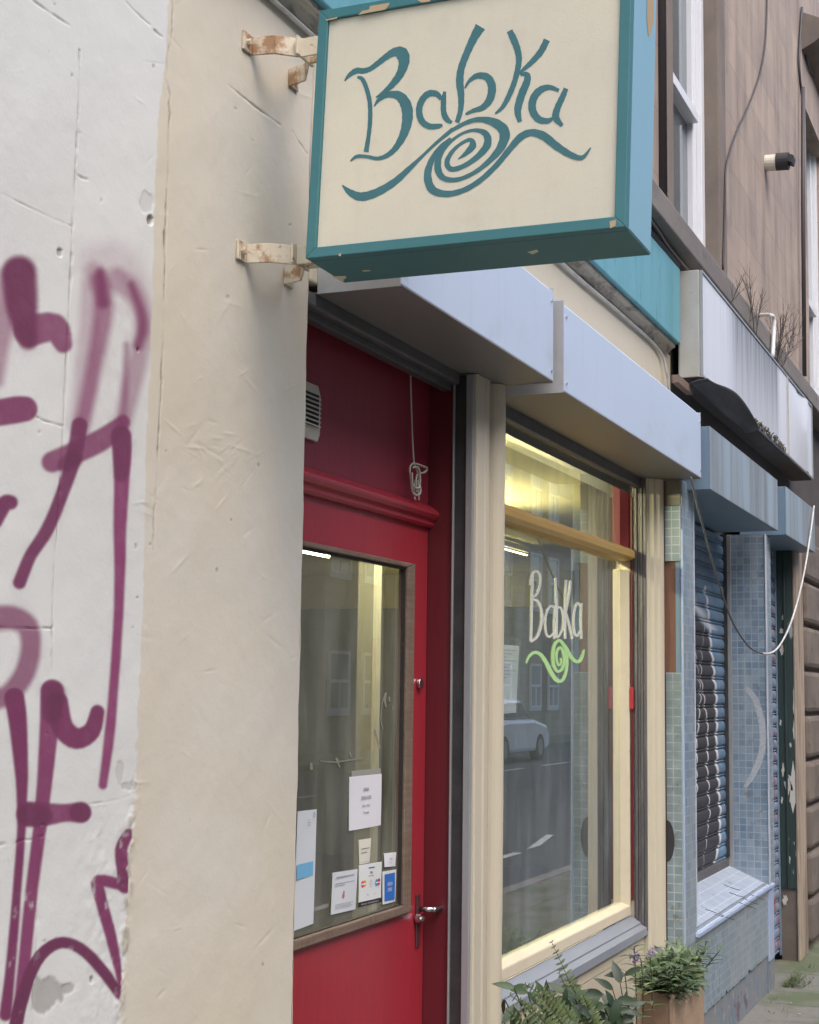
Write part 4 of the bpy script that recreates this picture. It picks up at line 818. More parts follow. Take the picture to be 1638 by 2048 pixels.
obj('sloping_sill', MB().add([(SFX0, SFY, zf_), (SFX1, SFY, zf_), (RX1-.16, SHY, zbk), (6.49, SHY, zbk), (SFX0, SFY, zf_-.012), (SFX1, SFY, zf_-.012), (RX1-.16, SHY, zbk-.05), (6.49, SHY, zbk-.05)],
    [(0, 1, 2, 3), (7, 6, 5, 4), (0, 4, 5, 1), (1, 5, 6, 2), (2, 6, 7, 3), (3, 7, 4, 0)]), m_tile_sill, bs)
obj('sill_nosing', box(SFX0, SFX1+.003, SFY-.006, SFY+.0015, zf_-.014, zf_+.002), m_bluetrim, bs, bevel=.002)
mb = MB()
for i in range(7):
    x = random.uniform(6.8, 8.0); u = random.uniform(.05, .9); y = SFY+(SHY-SFY)*u; z = zf_+(zbk-zf_)*u+.0015
    pts = [(x, y, z)]
    for k in range(4): y -= .018; z -= .018*(zbk-zf_)/(SHY-SFY); x += random.gauss(.012, .012); pts.append((x, y, z))
    obj('sill_crack', MB().tube(pts, .0013, 4), m_black, bs)
# tiled column with reveal
CXL = 8.35; colz = 2.44
obj('column_tiles', box(CXL, CXL+.2, TYF, .09, zf_-.01, colz), m_tile, bs)
obj('column_trim', box(CXL-.006, CXL+.03, TYF-.008, TYF-.001, .55, colz), m_whitetrim, bs, bevel=.003)
obj('column_inner_trim', box(CXL-.012, CXL-.001, .03, .08, .62, colz), m_galv, bs, bevel=.003)
obj('column_base', box(CXL+.0, CXL+.2, TYF+.008, .09, .0, zf_-.012), m_plaster, bs)
obj('column_base_trim', box(RXT+.003, RX1+.01, TYF+.001, -.137, .16, zf_-.02), m_bluetrim, bs, bevel=.004)
obj('shutter_rail', box(6.5605, 6.575, .03, .085, .66, 2.4), m_black, bs); obj('shutter_rail', box(CXL-.03, CXL-.013, .05, .085, .70, colz), m_black, bs)
obj('bottom_rail', MB().prism([(SHY-.02, zbk-.01), (SHY+.01, zbk-.01), (SHY+.01, zbk+.035), (SHY-.02, zbk+.03)], 'x', 6.49, CXL-.013), m_chan, bs)
# white paint loop on the column
mb = MB(); colm = lambda x, y, l: atX(x, y, CXL-.0008-l)
stroke(mb, [(1490, 1375, 10), (1508, 1395, 11), (1520, 1430, 12), (1526, 1470, 12), (1522, 1510, 12), (1508, 1545, 11), (1490, 1575, 7)], colm)
obj('painted_loop', mb, mat('faded_white_paint', (.42, .45, .48), .7, layers=[(60, .45, .6, (.3, .36, .42), .7)]), bs)

def roller(label, x0, x1, z0, z1, y, m, ncol, paint=None):
    pitch = .0735; t = thing('roller_shutter', label, 'roller shutter', ((x0+x1)/2, y, z0), 'blue shop roller shutters')
    prof = [(0, .003), (.004, .003), (.005, -.004), (.009, -.005), (.011, -.004), (.012, .003), (.017, .003), (.018, -.003), (.024, -.0065), (.034, -.0085), (.046, -.0088), (.058, -.0072), (.066, -.004), (.072, .001), (.0725, .003)]
    pv = []
    z = z0
    while z < z1:
        for dz_, dy in prof:
            if z+dz_ <= z1: pv.append((y+dy, z+dz_))
        z += pitch
    me = MB(); k = len(pv)
    xs_ = [x0+(x1-x0)*i/ncol for i in range(ncol+1)]
    for x in xs_:
        for yy, zz_ in pv: me.v.append(Vector((x, yy, zz_)))
    for i in range(ncol):
        for j in range(k-1): me.f.append((i*k+j, (i+1)*k+j, (i+1)*k+j+1, i*k+j+1))
    o = obj('slats', me, m, t, smooth=True)
    if paint:
        for nm in ('spray', 'chalk'):
            at = o.data.attributes.new(nm, 'FLOAT', 'POINT'); at.data.foreach_set('value', [paint(nm, v.x, v.z) for v in me.v])
    return t
def shpaint(nm, x, z):
    v = (x-7.55)/(CXL-7.55); edge = .64+.11*math.sin((z-.7)*3.1+.5)+.04*math.sin(z*9)
    edge = edge if .78 < z < 1.95 else (edge-(1.0*(z-1.95)) if z >= 1.95 else edge-1.2*(.78-z))
    top = z < 2.0-.25*v
    j = .012*math.sin(z*41)+.008*math.sin(z*97+2)
    if nm == 'spray': return 1.0 if (v < edge+j and top) else 0.0
    a = max(0, 1-abs(v-edge-j)/.05)*(1 if z < 2.12 else 0)
    for c, ph, w_ in ((.06, 0, .02*(.3+abs(math.sin(z*3.7)))), (.34, 1.9, .022*(.2+abs(math.sin(z*2.9+1))))):
        a = max(a, max(0, 1-abs(v-(c+.09*math.sin(z*5.2+ph)+.04*math.sin(z*13+ph)+j))/w_)*(1 if top and v < edge else 0))
    if 1.9 < z < 2.1 and v < .75: a = max(a, .6*max(0, 1-abs(z-(2.02-.2*v))/.05))
    return min(1, a*1.3)
roller('closed blue roller shutter with black and white graffiti, above the sloping tiled sill', 6.575, CXL-.013, zbk+.03, 2.43, SHY, m_shutter, 260, shpaint)
roller('narrow dull blue roller shutter between the tiled column and the green panel', CXL+.202, 9.392, .05, 2.44, -.03, m_shutter2, 10)
# blue shutter boxes
def blue_box(label, x0, x1, yf, zb, zt_):
    t = thing('shutter_box', label, 'shutter box', ((x0+x1)/2, 0, zb), 'blue shutter boxes over the tiled shopfront')
    obj('front_plate', box(x0+.001, x1-.001, yf, yf+.004, zb, zt_), m_bluebox, t, bevel=.002)
    obj('end_plate', box(x0, x0+.004, yf+.0045, .0, zb+.001, zt_-.004), m_bluebox_plain, t)
    obj('end_plate', box(x1-.004, x1, yf+.0045, .0, zb+.001, zt_-.004), m_bluebox_plain, t)
    obj('soffit', box(x0+.0045, x1-.0045, yf+.0045, .1, zb, zb+.004), m_bluebox_plain, t)
    obj('lid', box(x0+.0045, x1-.0045, yf+.0045, .0, zt_-.004, zt_), m_bluebox, t); return t
BX0 = 6.425; k_ = atX(1420.5, 978, BX0); bzb = k_.z; byf = k_.y; bzt = atX(1415, 852, BX0).z
BX1 = atY(1556, 1040, byf).x
blue_box('long streaked blue shutter box above the graffiti covered shutter', BX0, BX1, byf, bzb, bzt)
b3 = atY(1572, 1068, byf); blue_box('short streaked blue shutter box at the far end of the tiled shop', atY(1571, 1050, byf).x, atY(1628, 1050, byf).x, byf-.004, b3.z-.005, bzt)
wb = thing('recessed_wall', 'boarding coloured dark for the recess shade between the blank white sign and the blue boxes', 'wall', (8, .1, 2.4))
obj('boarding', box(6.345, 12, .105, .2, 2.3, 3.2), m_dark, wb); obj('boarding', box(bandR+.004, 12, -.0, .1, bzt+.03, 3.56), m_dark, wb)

# green panel, timber post, stone pier
gp_ = thing('green_panel', 'dark green painted panel with flaking white patches next to the timber post', 'panel', (9.45, -.1, 0))
GXP = 9.395
obj('board', box(GXP, 9.5, -.139, -.046, .42, 2.45), m_green, gp_, bevel=.003); obj('edge_moulding', box(GXP-.012, 9.5, -.0455, -.034, .03, 2.45), m_bluebox_plain, gp_, bevel=.003)
obj('centre_moulding', box(GXP-.012, GXP-.0005, -.098, -.086, .42, 2.45), m_green, gp_, bevel=.004); obj('base_board', box(GXP+.012, 9.5, -.136, -.046, 0, .419), m_pier, gp_)
def blob(px, py, rx, ry):
    n = 12; ph = random.random()*6; mb = MB().add([atX(px+rx*math.cos(2*math.pi*i/n)*(1+.4*math.sin(i*2.1+ph)), py-ry*math.sin(2*math.pi*i/n)*(1+.35*math.sin(i*3.3+ph)), GXP-.0014) for i in range(n)], [tuple(range(n))])
    obj('bare_patch', mb, m_bare, gp_)
m_bare = mat('bare_white_patch', (.5, .5, .47), .8)
for a in ((1586, 1577, 8, 42), (1577, 1572, 8, 14), (1564, 1300, 4, 11), (1563, 1262, 4, 5), (1570, 1800, 5, 10), (1588, 1400, 2, 30), (1566, 1540, 2.5, 14), (1579, 1720, 2, 8), (1588, 1460, 2, 20), (1566, 1235, 3, 5), (1561, 1445, 2, 6), (1564, 1600, 2, 7), (1581, 1490, 2, 5)): blob(*a)
tp = thing('timber_post', 'pale flaking timber post beside the dark green panel', 'post', (9.6, -.1, 0))
obj('shaft', box(9.39, atY(1609, 1500, -.15).x, -.156, -.1395, 0, 2.47), m_post, tp, bevel=.006)
pr_ = thing('stone_pier', 'sooty rusticated stone pier of stacked blocks at the right edge', 'pier', (10.2, 0, 0))
zq = atY(1615, 1339, -.16).z; ph = .282; k0 = zq % ph-ph; i = 0
while k0+i*ph < 2.5:
    a = max(k0+i*ph+.012, 0); b = k0+(i+1)*ph-.012
    if b > .05: obj('block', box(9.80+.004*(i % 2), 10.75, -.17-.004*(i % 3), .2, a, b), m_pier, pr_, bevel=.03)
    i += 1
obj('joint_core', box(9.83, 10.7, -.135, .2, 0, 2.72), m_pier, pr_)

# ================================================================== BLANK WHITE SIGN BOX
wsx = 6.758; wy0 = -.152; wz0, wz1 = 3.003, 3.505; wsr = 10.30
ws = thing('sign_box', 'long blank white sign box with dirty streaks above the tiled shop', 'sign box', (8.5, -.05, wz0))
obj('end_panel', box(wsx, wsx+.012, wy0+.012, -.045, wz0, wz1), m_endcap, ws, bevel=.004)
def stained(o, f):
    at = o.data.attributes.new('dirt', 'FLOAT', 'POINT'); at.data.foreach_set('value', [f(v.x, v.z) for v in (o.matrix_basis @ w_.co + root_loc(o) for w_ in o.data.vertices)])
def streaks(x, z):
    b = max(0, min(1, (x-7.35)/.25))*max(0, min(1, (9.0-x)/.15)); h = (wz1-z)/(wz1-wz0)
    n = .5+.5*math.sin(x*61+2*math.sin(x*23))*math.sin(x*37+1)
    return min(1, b*(max(0, .62-.35*h)+.7*n*max(0, 1-h*(.9+.8*math.sin(x*17)**2)))+max(0, .25-h*3.5)*(.4+.6*n))
mb = MB(); nx, nz2 = 420, 14
for j in range(nz2+1):
    for i_ in range(nx+1): mb.v.append(Vector((wsx+.016+(9.235-wsx-.016)*i_/nx, wy0+.002, wz0+.012+(wz1-wz0-.024)*j/nz2)))
for j in range(nz2):
    for i_ in range(nx): a = j*(nx+1)+i_; mb.f.append((a, a+1, a+nx+2, a+nx+1))
stained(obj('face_panel', mb, m_dirtywhite, ws), streaks)
mb = MB(); nx, nz2 = 30, 20; xx0, xx1 = 9.275, wsr-.014
for j in range(nz2+1):
    for i_ in range(nx+1):
        u, v = i_/nx, j/nz2
        mb.v.append(Vector((xx0+(xx1-xx0)*u, wy0+.004-.02*math.sin(math.pi*u)*math.sin(math.pi*v)-.012*math.exp(-((u-.6-.3*abs(v-.5))/.09)**2)+.006*math.exp(-((u-.45)/.1)**2), wz0+.012+(wz1-wz0-.024)*v)))
for j in range(nz2):
    for i_ in range(nx): a = j*(nx+1)+i_; mb.f.append((a, a+1, a+nx+2, a+nx+1))
obj('buckled_panel', mb, m_dirtywhite, ws, smooth=True)
obj('seam_strip', box(9.2352, 9.2745, wy0-.004, wy0+.012, wz0+.012, wz1-.012), m_endcap, ws, bevel=.003)
fm = MB(); fm.box(wsx+.0125, wsr, wy0-.003, wy0+.011, wz1-.0118, wz1); fm.box(wsx+.0125, wsr, wy0-.003, wy0+.011, wz0, wz0+.0118); fm.box(wsx+.0125, wsx+.0158, wy0-.003, wy0+.0115, wz0+.012, wz1-.012); fm.box(wsr-.012, wsr, wy0-.003, wy0+.011, wz0+.012, wz1-.012)
obj('edge_frame', fm, m_galv, ws, bevel=.001)
obj('casing', box(wsx+.0125, wsr-.003, wy0+.0125, -.04, wz0+.002, wz1-.002), m_endcap, ws)
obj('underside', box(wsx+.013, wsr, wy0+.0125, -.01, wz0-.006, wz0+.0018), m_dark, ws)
# sagging dark sheet under the sign
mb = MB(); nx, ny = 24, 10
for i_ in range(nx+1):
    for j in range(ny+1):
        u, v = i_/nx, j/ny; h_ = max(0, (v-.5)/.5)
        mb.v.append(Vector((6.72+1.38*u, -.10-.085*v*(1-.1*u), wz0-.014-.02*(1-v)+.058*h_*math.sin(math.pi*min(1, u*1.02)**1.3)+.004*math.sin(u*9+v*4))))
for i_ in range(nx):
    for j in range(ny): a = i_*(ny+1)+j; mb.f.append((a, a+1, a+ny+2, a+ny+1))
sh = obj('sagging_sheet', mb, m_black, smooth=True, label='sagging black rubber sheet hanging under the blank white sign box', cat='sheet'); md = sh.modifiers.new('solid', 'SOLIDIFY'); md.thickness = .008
obj('timber_bearer', box(6.50, 6.80, -.10, -.07, 2.93, 2.965), m_brown, label='short rough timber bearer under the near end of the white sign box', cat='timber')

# ================================================================== SANDSTONE TENEMENT ABOVE
tn = thing('tenement_building', 'tall brown sandstone tenement wall rising above the shop signs', 'building', (9, 1, 3.5))
wxl, wxr = 6.86, 7.97; w2l, w2r = 11.35, 12.5; zl = 3.712; ztopw = 14
mb = MB()
for a, b, c, d in ((-6, wxl, zl, ztopw), (wxr, w2l, zl, ztopw), (w2r, 30, zl, ztopw), (wxl, wxr, 6.0, ztopw), (w2l, w2r, 6.0, ztopw)): mb.box(a, b, 0, .5, c, d)
obj('ashlar_wall', mb, m_stone, tn)
obj('lower_wall', box(10.8, 30, .01, .5, 0, zl-.002), m_stone, tn); obj('lower_wall', box(-6, 30, .36, .5, 2.80, zl-.002), m_dark, tn)
obj('sill_course', MB().prism([(-.115, 3.572), (-.115, 3.69), (-.10, 3.706), (.0, 3.712), (.4, 3.712), (.4, 3.572)], 'x', -6, 30), m_ledge_stone, tn, bevel=.008)
obj('jamb', box(wxr-.002, wxr+.19, -.006, .3, zl, 6.0), m_stone_plain, tn, bevel=.01)
obj('jamb', box(wxl-.12, wxl, -.006, .3, zl, 6.0), m_stone_plain, tn, bevel=.006)
def twin(x0, x1, label):
    f = MB(); y0, y1 = .105, .16; zr_ = 4.61
    f.box(x0, x0+.06, y0, y1, zl, 6); f.box(x1-.075, x1, y0-.03, y1, zl, 6); f.box(x1-.16, x1-.08, y0, y1, zl, 6); f.box(x0+.06, x1-.16, y0, y1, zl, zl+.07)
    o = obj('window_frame', f, m_white_frame, tn, bevel=.003)
    obj('meeting_rail', box(x0+.06, x1-.161, y0-.03, y1, zr_, zr_+.055), m_white_frame, o, bevel=.003)
    obj('glass', box(x0+.06, x1-.161, y0+.03, y1-.01, zl+.07, 6), m_winglass, o)
    obj('blind', box(x1-.30, x1-.165, y1+.02, y1+.05, zl+.07, 6), m_white_frame, o)
twin(wxl+.002, wxr-.004, 'a'); twin(w2l, w2r, 'b')
def wallthing(name, mb, m, label, cat, **k): return obj(name, mb, m, smooth=True, label=label, cat=cat, **k)
q0, q1 = atY(1332, 60, -.03), atY(1333, 380, -.03)
wallthing('soil_pipe', MB().tube([(q1.x, -.01, 3.712), (q1.x, -.01, 8)], .024, 10), m_cable_dark, 'thin dark pipe on the sandstone between the hanging sign and the sash window', 'pipe')
wallthing('wall_cable', MB().tube(catmull([atY(px, py, -.012) for px, py in ((1538, -60), (1534, 0), (1531, 80), (1522, 140), (1500, 205), (1475, 260), (1458, 310), (1451, 345), (1449, 430), (1446, 540))], 6), .006, 6), m_cable_dark, 'thin black cable curving down the sandstone wall left of the flue', 'cable')
wallthing('drainpipe', MB().tube([atY(1606, 175, -.035), atY(1606, 400, -.035), atY(1609, 752, -.035)], .015, 10), m_cable_dark, 'long dark downpipe on the sandstone at the right edge', 'pipe')
wallthing('wall_cable', MB().tube(catmull([atY(px, py, -.015) for px, py in ((1604, 15), (1601, 60), (1598, 120), (1600, 160), (1604, 190))], 6), .010, 6), m_cable_dark, 'dark cable running into the top of the long downpipe', 'cable')
wallthing('wall_cable', MB().tube(catmull([atY(px, py, -.015) for px, py in ((1617, 40), (1612, 85), (1612, 110), (1618, 135), (1630, 155), (1645, 175))], 6), .009, 6), m_cable_dark, 'looping dark cable near the top right corner', 'cable')
obj('hood_mould', MB().prism([(-.1, 6.45), (-.16, 6.5), (-.16, 6.62), (0, 6.7), (0, 6.4)], 'x', 11.2, 13), m_stone_plain, tn)
fl = thing('flue_outlet', 'white boiler flue with a broken dark cap sticking out of the sandstone wall', 'flue', (9.46, 0, 4.92))
f0 = atY(1530, 325, 0); fx, fz = f0.x, f0.z-.005
obj('white_collar', MB().tube([(fx, -.0, fz), (fx, -.075, fz-.004)], .052, 18), m_plastic, fl, smooth=False, bevel=.004)
obj('dark_cap', MB().tube([(fx, -.072, fz), (fx, -.150, fz-.004)], .056, 18).add([(fx-.05, -.15, fz+.03), (fx+.05, -.15, fz+.03), (fx+.05, -.185, fz+.015), (fx-.05, -.185, fz+.015), (fx-.05, -.15, fz-.02), (fx+.05, -.15, fz-.02), (fx+.05, -.175, fz-.03), (fx-.05, -.175, fz-.03)], [(0, 1, 2, 3), (7, 6, 5, 4), (3, 2, 6, 7), (0, 3, 7, 4), (1, 5, 6, 2), (0, 4, 5, 1)]), m_black, fl)
wallthing('overflow_pipe', MB().tube(catmull([atY(1512, 630, .05), atY(1526, 630, -.05), atY(1540, 630, -.125), atY(1547, 636, -.135), atY(1548, 660, -.137), atY(1545, 714, -.137)], 5), .012, 10), m_white_frame, 'white plastic overflow pipe bending down over the grey ledge', 'pipe')
# bare shrubs on the sill course
def shrub(base, h, n, seed, label, spread=.35):
    r_ = random.Random(seed); mb = MB()
    def branch(p, d, L, r, dep):
        pts = [p]; q = Vector(p); dd = Vector(d)
        for k in range(4):
            dd = (dd+Vector((r_.gauss(0, .12), r_.gauss(0, .10), r_.gauss(.03, .08)))).normalized(); q = q+dd*L/4; pts.append(q.copy())
        mb.tube(pts, r, 4, r*.35)
        if dep:
            for k in range(r_.choice((3, 4))):
                b = pts[r_.choice((1, 2, 3))]; branch(b, (dd+Vector((r_.gauss(0, .6), r_.gauss(0, .4), r_.gauss(.1, .4)))).normalized(), L*r_.uniform(.4, .65), r*.55, dep-1)
    for k in range(n): branch(Vector(base)+Vector((r_.gauss(0, .06), 0, 0)), Vector((r_.gauss(0, spread), r_.gauss(-.15, .15), 1)).normalized(), h*r_.uniform(.6, 1), .0035, 2)
    for k in range(n*2): 
        v = mb.v[r_.randrange(len(mb.v))]; mb.add([v+Vector((-.012, 0, 0)), v+Vector((.0, -.006, .012)), v+Vector((.012, 0, .004)), v+Vector((0, .004, -.01))], [(0, 1, 2, 3)])
    obj('bare_shrub', mb, m_twig, label=label, cat='shrub')
q = atY(1556, 722, -.13); shrub((q.x, -.128, 3.505), .42, 9, 3, 'dense bare twiggy shrub growing on top of the white sign box around the overflow pipe', .8)
q = atY(1514, 675, -.13); shrub((q.x, -.128, 3.505), .44, 2, 5, 'tall thin leafless twig growing on the sign box just left of the overflow pipe', .1)
q = atY(1499, 655, -.13); shrub((q.x, -.128, 3.505), .40, 1, 9, 'single upright twig on the sign box between the short twig and the leafless twig', .05)
q = atY(1467, 615, -.13); shrub((q.x, -.128, 3.505), .30, 1, 12, 'short thin twig on the white sign box nearest the sash window', .05)
mb = MB()
for i_ in range(140):
    x = random.uniform(8.0, 9.1); p = Vector((x, wy0-.006, wz0+random.uniform(0, .012+.02*math.sin((x-8)/1.1*math.pi)))); mb.tube([p, p+Vector((random.gauss(0, .015), random.gauss(-.006, .006), random.uniform(.004, .018)))], .0035, 4)
obj('moss_fringe', mb, mat('dry_moss', (.13, .125, .105), .9), kind='stuff', label='dry moss clinging to the bottom edge of the white sign box', cat='moss')
# slack cable across the blue shop
cpts = [(1382, 955), (1393, 1005), (1405, 1050), (1421, 1110), (1437, 1165), (1455, 1220), (1475, 1262), (1500, 1295), (1525, 1307), (1542, 1306), (1560, 1290), (1580, 1250), (1597, 1195), (1611, 1130), (1622, 1060), (1628, 1012)]
P_ = [atY(px, py, byf-.02) for px, py in cpts]
cbx = thing('slack_cable', 'slack hanging cable looping across the blue shop, dark then white', 'cable', (8, -.27, 2.0))
obj('dark_length', MB().tube(catmull(P_[:9], 5), .0045, 6), mat('grimy_cable', (.12, .12, .13), .6), cbx, smooth=True); obj('white_length', MB().tube(catmull(P_[8:], 5), .0055, 6), m_cable, cbx, smooth=True)

# ================================================================== PLANTERS AND PLANTS
Xp = atY(1273, 1985, -.17).x; pq = atX(1347.6, 1988.6, Xp); pyF, pzT = pq.y, pq.z; pxR = atY(1408, 1942, pyF).x
pt = thing('wooden_planter', 'tall narrow wooden planter box holding the flowering bush by the tiled wall', 'planter', ((Xp+pxR)/2, -.23, 0), 'wooden planters')
def planter(t, x0, x1, y0, y1, zt_, th_=.018):
    for k, (za, zb_) in enumerate(((0.01, zt_*.5-.002), (zt_*.5+.002, zt_))):
        obj('front_board', box(x0, x1, y0, y0+th_, za, zb_), m_planter, t, bevel=.003); obj('back_board', box(x0, x1, y1-th_, y1, za, zb_), m_planter, t, bevel=.003)
        obj('end_board', box(x0+.001, x0+th_, y0+th_+.0005, y1-th_-.0005, za, zb_), m_planter_end, t, bevel=.003); obj('end_board', box(x1-th_, x1-.001, y0+th_+.0005, y1-th_-.0005, za, zb_), m_planter_end, t, bevel=.003)
    obj('soil', box(x0+th_+.001, x1-th_-.001, y0+th_+.001, y1-th_-.001, zt_-.09, zt_-.04), m_soil, t)
planter(pt, Xp, pxR, pyF, -.17, pzT)
pt2 = thing('wooden_planter', 'long wooden trough holding ferns in front of the cream boarding', 'planter', (4.6, -.28, 0), 'wooden planters')
planter(pt2, 3.95, 5.36, -.42, -.14, .34)
def leaf(mb, base, d, nrm, L, W, curl=.25, n=5):
    d = Vector(d).normalized(); s = d.cross(Vector(nrm)).normalized(); up_ = s.cross(d).normalized(); o = len(mb.v)
    for i in range(n+1):
        t = i/n; w = W*math.sin(math.pi*min(1, .06+t*.94)**.8)*.5; c = Vector(base)+d*L*t-up_*curl*L*t*t
        mb.v += [c-s*w+up_*w*.25, c, c+s*w+up_*w*.25]
    for i in range(n): a = o+3*i; mb.f += [(a, a+1, a+4, a+3), (a+1, a+2, a+5, a+4)]
def rv(r_, s=1): return Vector((r_.gauss(0, s), r_.gauss(0, s), r_.gauss(0, s)))
# flowering bush
r_ = random.Random(4); fb_ = thing('flowering_bush', 'bushy green plant with small mauve flowers in the tall wooden planter', 'plant', ((Xp+pxR)/2, -.237, pzT-.05))
lm, st, fl_ = MB(), MB(), MB(); cx_ = (Xp+pxR)/2
tips = []
for k in range(64):
    a = Vector((Xp+.03+r_.random()*(pxR-Xp-.06), r_.uniform(pyF+.03, -.20), pzT-.05)); hgt_ = r_.uniform(.07, .15)
    b = a+Vector((r_.gauss(0, .05)+(a.x-cx_)*.25, r_.gauss(-.015, .045), hgt_)); tips.append((a, b))
for px, py, y in ((1268, 1895, -.25), (1282, 1920, -.24), (1300, 1915, -.25), (1345, 1905, -.26), (1375, 1915, -.28)):
    b = atY(px, py, y); tips.append((Vector((b.x+.03, b.y, pzT-.05)), b))
for a, b in tips:
    pts = [a.lerp(b, t)+Vector((.01*math.sin(t*3), 0, 0)) for t in (0, .35, .7, 1)]; st.tube(pts, .0022, 5)
    n = int((b-a).length/.010)
    for i in range(2, n+1):
        p = a.lerp(b, i/n); an = i*2.4+r_.random(); d = Vector((math.cos(an), math.sin(an), r_.uniform(.15, .7)))
        leaf(lm, p, d, (0, 0, 1), r_.uniform(.04, .068), r_.uniform(.012, .019), .35, 4)
cc_ = Vector((cx_, -.24, pzT-.02))
for k in range(420):
    d = rv(r_); d.z = abs(d.z); d.normalize(); rad = r_.uniform(.45, 1); p = cc_+Vector((d.x*.235*rad, d.y*.085*rad, d.z*.125*rad)); dd = (Vector((d.x, d.y*1.2, d.z))+rv(r_, .5)).normalized()
    leaf(lm, p, dd, (-.6, -.5, .7), r_.uniform(.038, .062), r_.uniform(.013, .02), .35, 4)
for px, py in ((1270, 1912), (1278, 1917), (1264, 1918), (1303, 1908), (1308, 1902)):
    c = atY(px, py, -.262)
    for k in range(14): d = rv(r_); leaf(fl_, c+d*.004, d, rv(r_), .012, .007, .1, 2)
obj('leaves', lm, m_leaf_bush, fb_, smooth=True); obj('stems', st, m_twig, fb_); obj('flowers', fl_, m_flower, fb_)
# ferns
def fern(label, base, fronds, seed):
    r_ = random.Random(seed); t = thing('fern', label, 'fern', base, 'ferns in the long trough'); mb, st = MB(), MB()
    for tip, sag in fronds:
        A = Vector(base)+Vector((r_.gauss(0, .01), r_.gauss(0, .01), 0)); Bt = Vector(tip); mid = A.lerp(Bt, .55)+Vector((0, 0, sag))
        pts = [Vector(((1-u)**2)*A+2*u*(1-u)*mid+u*u*Bt) for u in [i/26 for i in range(27)]]; st.tube(pts, .0022, 5, .0008)
        for i in range(5, 27):
            d = (pts[i]-pts[i-1]).normalized(); side = d.cross(Vector((-.88, -.45, .15))).normalized(); L = .035*math.sin(math.pi*min(.98, (i/27)**.75*.9+.12))+.006
            for s_ in (1, -1): leaf(mb, pts[i], side*s_+d*.35+rv(r_, .06), Vector((-.88, -.45, .3)), L, L*.40, .18, 4)
    obj('fronds', mb, m_fern, t, smooth=True); obj('stems', st, m_twig, t); return t
fern('tall fern with one upright frond before the blue grey sill', (4.42, -.36, .33), [(atY(1103, 1884, -.30), .06), (atY(1068, 1988, -.42), .12), (atY(1140, 1968, -.38), .10), (atY(1050, 1970, -.42), .14), (atY(1165, 1990, -.42), .10), (atY(1118, 1945, -.33), .05), (atY(1090, 1975, -.42), .09)], 2)
fern('low spreading fern at the left end of the trough', (4.22, -.40, .33), [(atY(1020, 1990, -.44), .10), (atY(1090, 2005, -.45), .10), (atY(1055, 2010, -.46), .08), (atY(1125, 2010, -.44), .09), (atY(1012, 2020, -.45), .08)], 6)
# broad leaved plants
def broad(label, base, tips, m, seed, size, W=.34):
    r_ = random.Random(seed); t = thing('broadleaf_plant', label, 'plant', base, 'leafy plants in the long trough'); mb, st = MB(), MB()
    for (px, py, y), ang in tips:
        p = atY(px, py, y); A = Vector(base); st.tube([A, A.lerp(p, .5)+Vector((0, 0, .03)), p], .003, 5, .0015)
        for k in range(r_.choice((1, 2, 2))):
            d = rt*math.cos(R(ang+k*150))+up*math.sin(R(ang+k*150))+rv(r_, .15)+fw*r_.gauss(-.1, .2)
            leaf(mb, p, d, -fw*1.0+up*.8+rv(r_, .35), size*r_.uniform(.75, 1.15), size*W*r_.uniform(.85, 1.2), .2, 6)
    obj('leaves', mb, m, t, smooth=True); obj('stems', st, m_twig, t); return t
r_ = random.Random(8)
broad('large dark leaved plant in the trough below the sill', (4.85, -.32, .32), [((1225, 1978, -.34), 150), ((1250, 1950, -.33), 40), ((1235, 2000, -.38), 200), ((1210, 2020, -.38), 240), ((1250, 2035, -.38), -60), ((1240, 1965, -.32), 100), ((1205, 1990, -.36), 170), ((1180, 2035, -.4), 120), ((1222, 2045, -.42), 60)], m_leaf_dark, 3, .068, .38)
broad('glossy green plant in the trough beside the round pilaster', (4.08, -.34, .32), [((1028, 1975, -.36), 20), ((1010, 2000, -.38), 250), ((1040, 2000, -.36), -40), ((1055, 1985, -.36), 160), ((1022, 2030, -.4), 280), ((1060, 2030, -.38), -70), ((1040, 2045, -.4), 100), ((1080, 2040, -.38), 30), ((1008, 2045, -.42), 60)], m_leaf, 5, .052, .36)
broad('mixed small leaved plant in the middle of the trough', (4.55, -.33, .32), [((1130+r_.uniform(-45, 65), 2000+r_.uniform(-25, 50), -.34+r_.uniform(-.06, .04)), r_.uniform(0, 360)) for k in range(42)], m_leaf, 7, .042, .42)
broad('low leafy plant filling the near front of the trough', (4.7, -.36, .32), [((1140+r_.uniform(-60, 125), 2030+r_.uniform(-25, 30), -.38+r_.uniform(-.04, .05)), r_.uniform(0, 360)) for k in range(46)], m_leaf_dark, 9, .05, .4)
# weeds and litter at the foot of the tiled wall
mb = MB(); r_ = random.Random(3)
for k in range(260):
    p = Vector((8.55+abs(r_.gauss(0, .16)) if k < 225 else r_.uniform(7.4, 9.4), -.19-abs(r_.gauss(0, .05)), 0)); d = Vector((r_.gauss(0, .6), r_.gauss(-.2, .5), 1)); leaf(mb, p, d, (0, -1, .3), r_.uniform(.02, .055), .007, .4, 3)
obj('wall_weeds', mb, m_fern, kind='stuff', smooth=True, label='small green weeds along the foot of the tiled wall', cat='weeds')
mb = MB()
for k in range(60):
    p = Vector((r_.uniform(7.2, 10.5), -r_.uniform(.2, 1.3), .003)); a = r_.random()*3; s_ = r_.uniform(.006, .018)
    mb.add([p+Vector((s_*math.cos(a+q), s_*.6*math.sin(a+q), r_.uniform(0, .004))) for q in (0, 1.6, 3.1, 4.7)], [(0, 1, 2, 3)])
obj('ground_litter', mb, mat('pale_debris', (.4, .38, .33), .8), kind='stuff', label='scattered pale leaf and paper scraps on the mossy pavement', cat='litter')

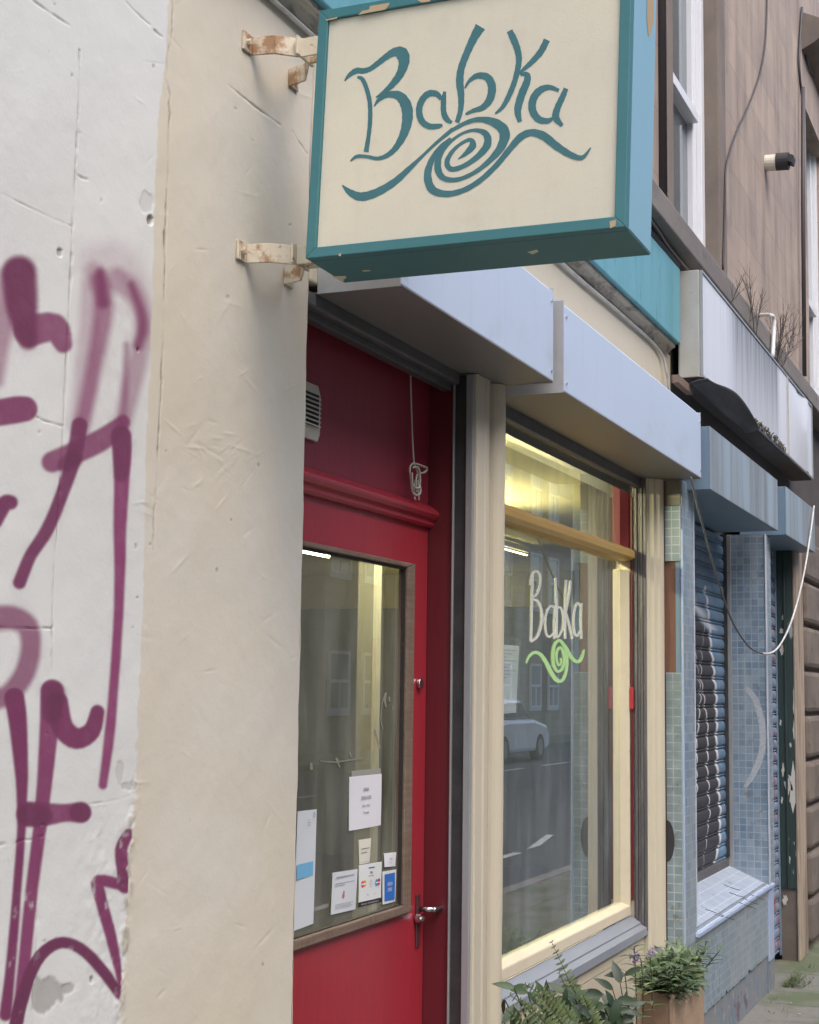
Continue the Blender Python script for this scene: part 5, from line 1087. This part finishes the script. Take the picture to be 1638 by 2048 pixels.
# ================================================================== ACROSS THE STREET (seen mirrored in the shop glass)
ob = thing('opposite_tenement', 'sandstone tenement terrace with white sash windows across the street', 'building', (30, -15, 0))
obj('facade', box(-30, 130, -20, -14.5, 0, 13), m_opp, ob)
obj('cornice', box(-30, 130, -14.5, -14.2, 12.6, 13.05), m_opp, ob, bevel=.05)
wi = MB(); pa = MB()
for i_ in range(-10, 46):
    for fl_i, z in enumerate((1.0, 4.4, 7.6, 10.4)):
        x = i_*2.6+(.4 if i_ % 2 else -.2); h = 1.9 if fl_i else 1.5
        wi.box(x-.62, x+.62, -14.495, -14.44, z-.1, z); 
        for a, b, c, d in ((x-.6, x-.52, z, z+h), (x+.52, x+.6, z, z+h), (x-.52, x+.52, z, z+.08), (x-.52, x+.52, z+h-.08, z+h), (x-.52, x+.52, z+h*.5-.04, z+h*.5+.04), (x-.03, x+.03, z+.08, z+h*.5-.04)): wi.box(a, b, -14.49, -14.42, c, d)
        pa.box(x-.52, x+.52, -14.495, -14.46, z+.08, z+h-.08)
wo = obj('sash_frames', wi, mat('dull_white_sash', (.66, .66, .65), .6), ob); wo['kind'] = 'stuff'
po = obj('window_panes', pa, mat('sky_lit_pane', (.3, .33, .36), .1, spec=1), ob); po['kind'] = 'stuff'
rp = thing('red_shopfront', 'red painted shop doorway across the street seen in the window reflection', 'shopfront', (37, -14.4, 0))
obj('door_surround', box(36, 37.6, -14.41, -14.3, 0, 2.9), m_redpost, rp, bevel=.03); obj('white_notice', box(36.3, 37.3, -14.3, -14.28, 1.5, 1.8), m_paper, rp)
def car(label, x, y, flip=1):
    t = thing('parked_car', label, 'car', (x, y, -.11)); L, W = 4.3, 1.75; q = lambda pts: [(x+flip*a*L/2, -.11+z) for a, z in pts]
    obj('body', MB().prism(q([(-1, .35), (-.98, .75), (-.9, .92), (-.45, 1.0), (.45, 1.0), (.9, .86), (1, .6), (.98, .3), (.8, .22), (-.85, .22)]), 'y', y-W/2, y+W/2), m_carwhite, t, bevel=.09)
    obj('roof', MB().prism(q([(-.80, .99), (-.62, 1.38), (-.3, 1.48), (.15, 1.47), (.52, 1.0)]), 'y', y-W/2+.16, y+W/2-.16), m_carwhite, t, bevel=.08)
    obj('side_glass', MB().prism(q([(-.68, 1.03), (-.55, 1.34), (-.28, 1.41), (.12, 1.40), (.42, 1.03)]), 'y', y-W/2+.13, y+W/2-.13), m_winglass, t, bevel=.02)
    for a in (-.62, .62):
        for s_ in (-1, 1):
            w_ = obj('wheel', MB().tube([(x+flip*a*L/2, y+s_*(W/2-.19), .21), (x+flip*a*L/2, y+s_*(W/2+.01), .21)], .32, 24), m_tyre, t)
            obj('rim', MB().tube([(x+flip*a*L/2, y+s_*(W/2+.011), .21), (x+flip*a*L/2, y+s_*(W/2+.02), .21)], .2, 20), m_chrome, w_)
    for s_ in (-1, 1): obj('tail_lamp', box(x+flip*L/2*.985-.02, x+flip*L/2*.985+.03, y+s_*.62-.12, y+s_*.62+.12, .55, .72), m_redpost, t, bevel=.02)
car('white hatchback parked across the street, mirrored in the cafe window', 34.6, -10.7)
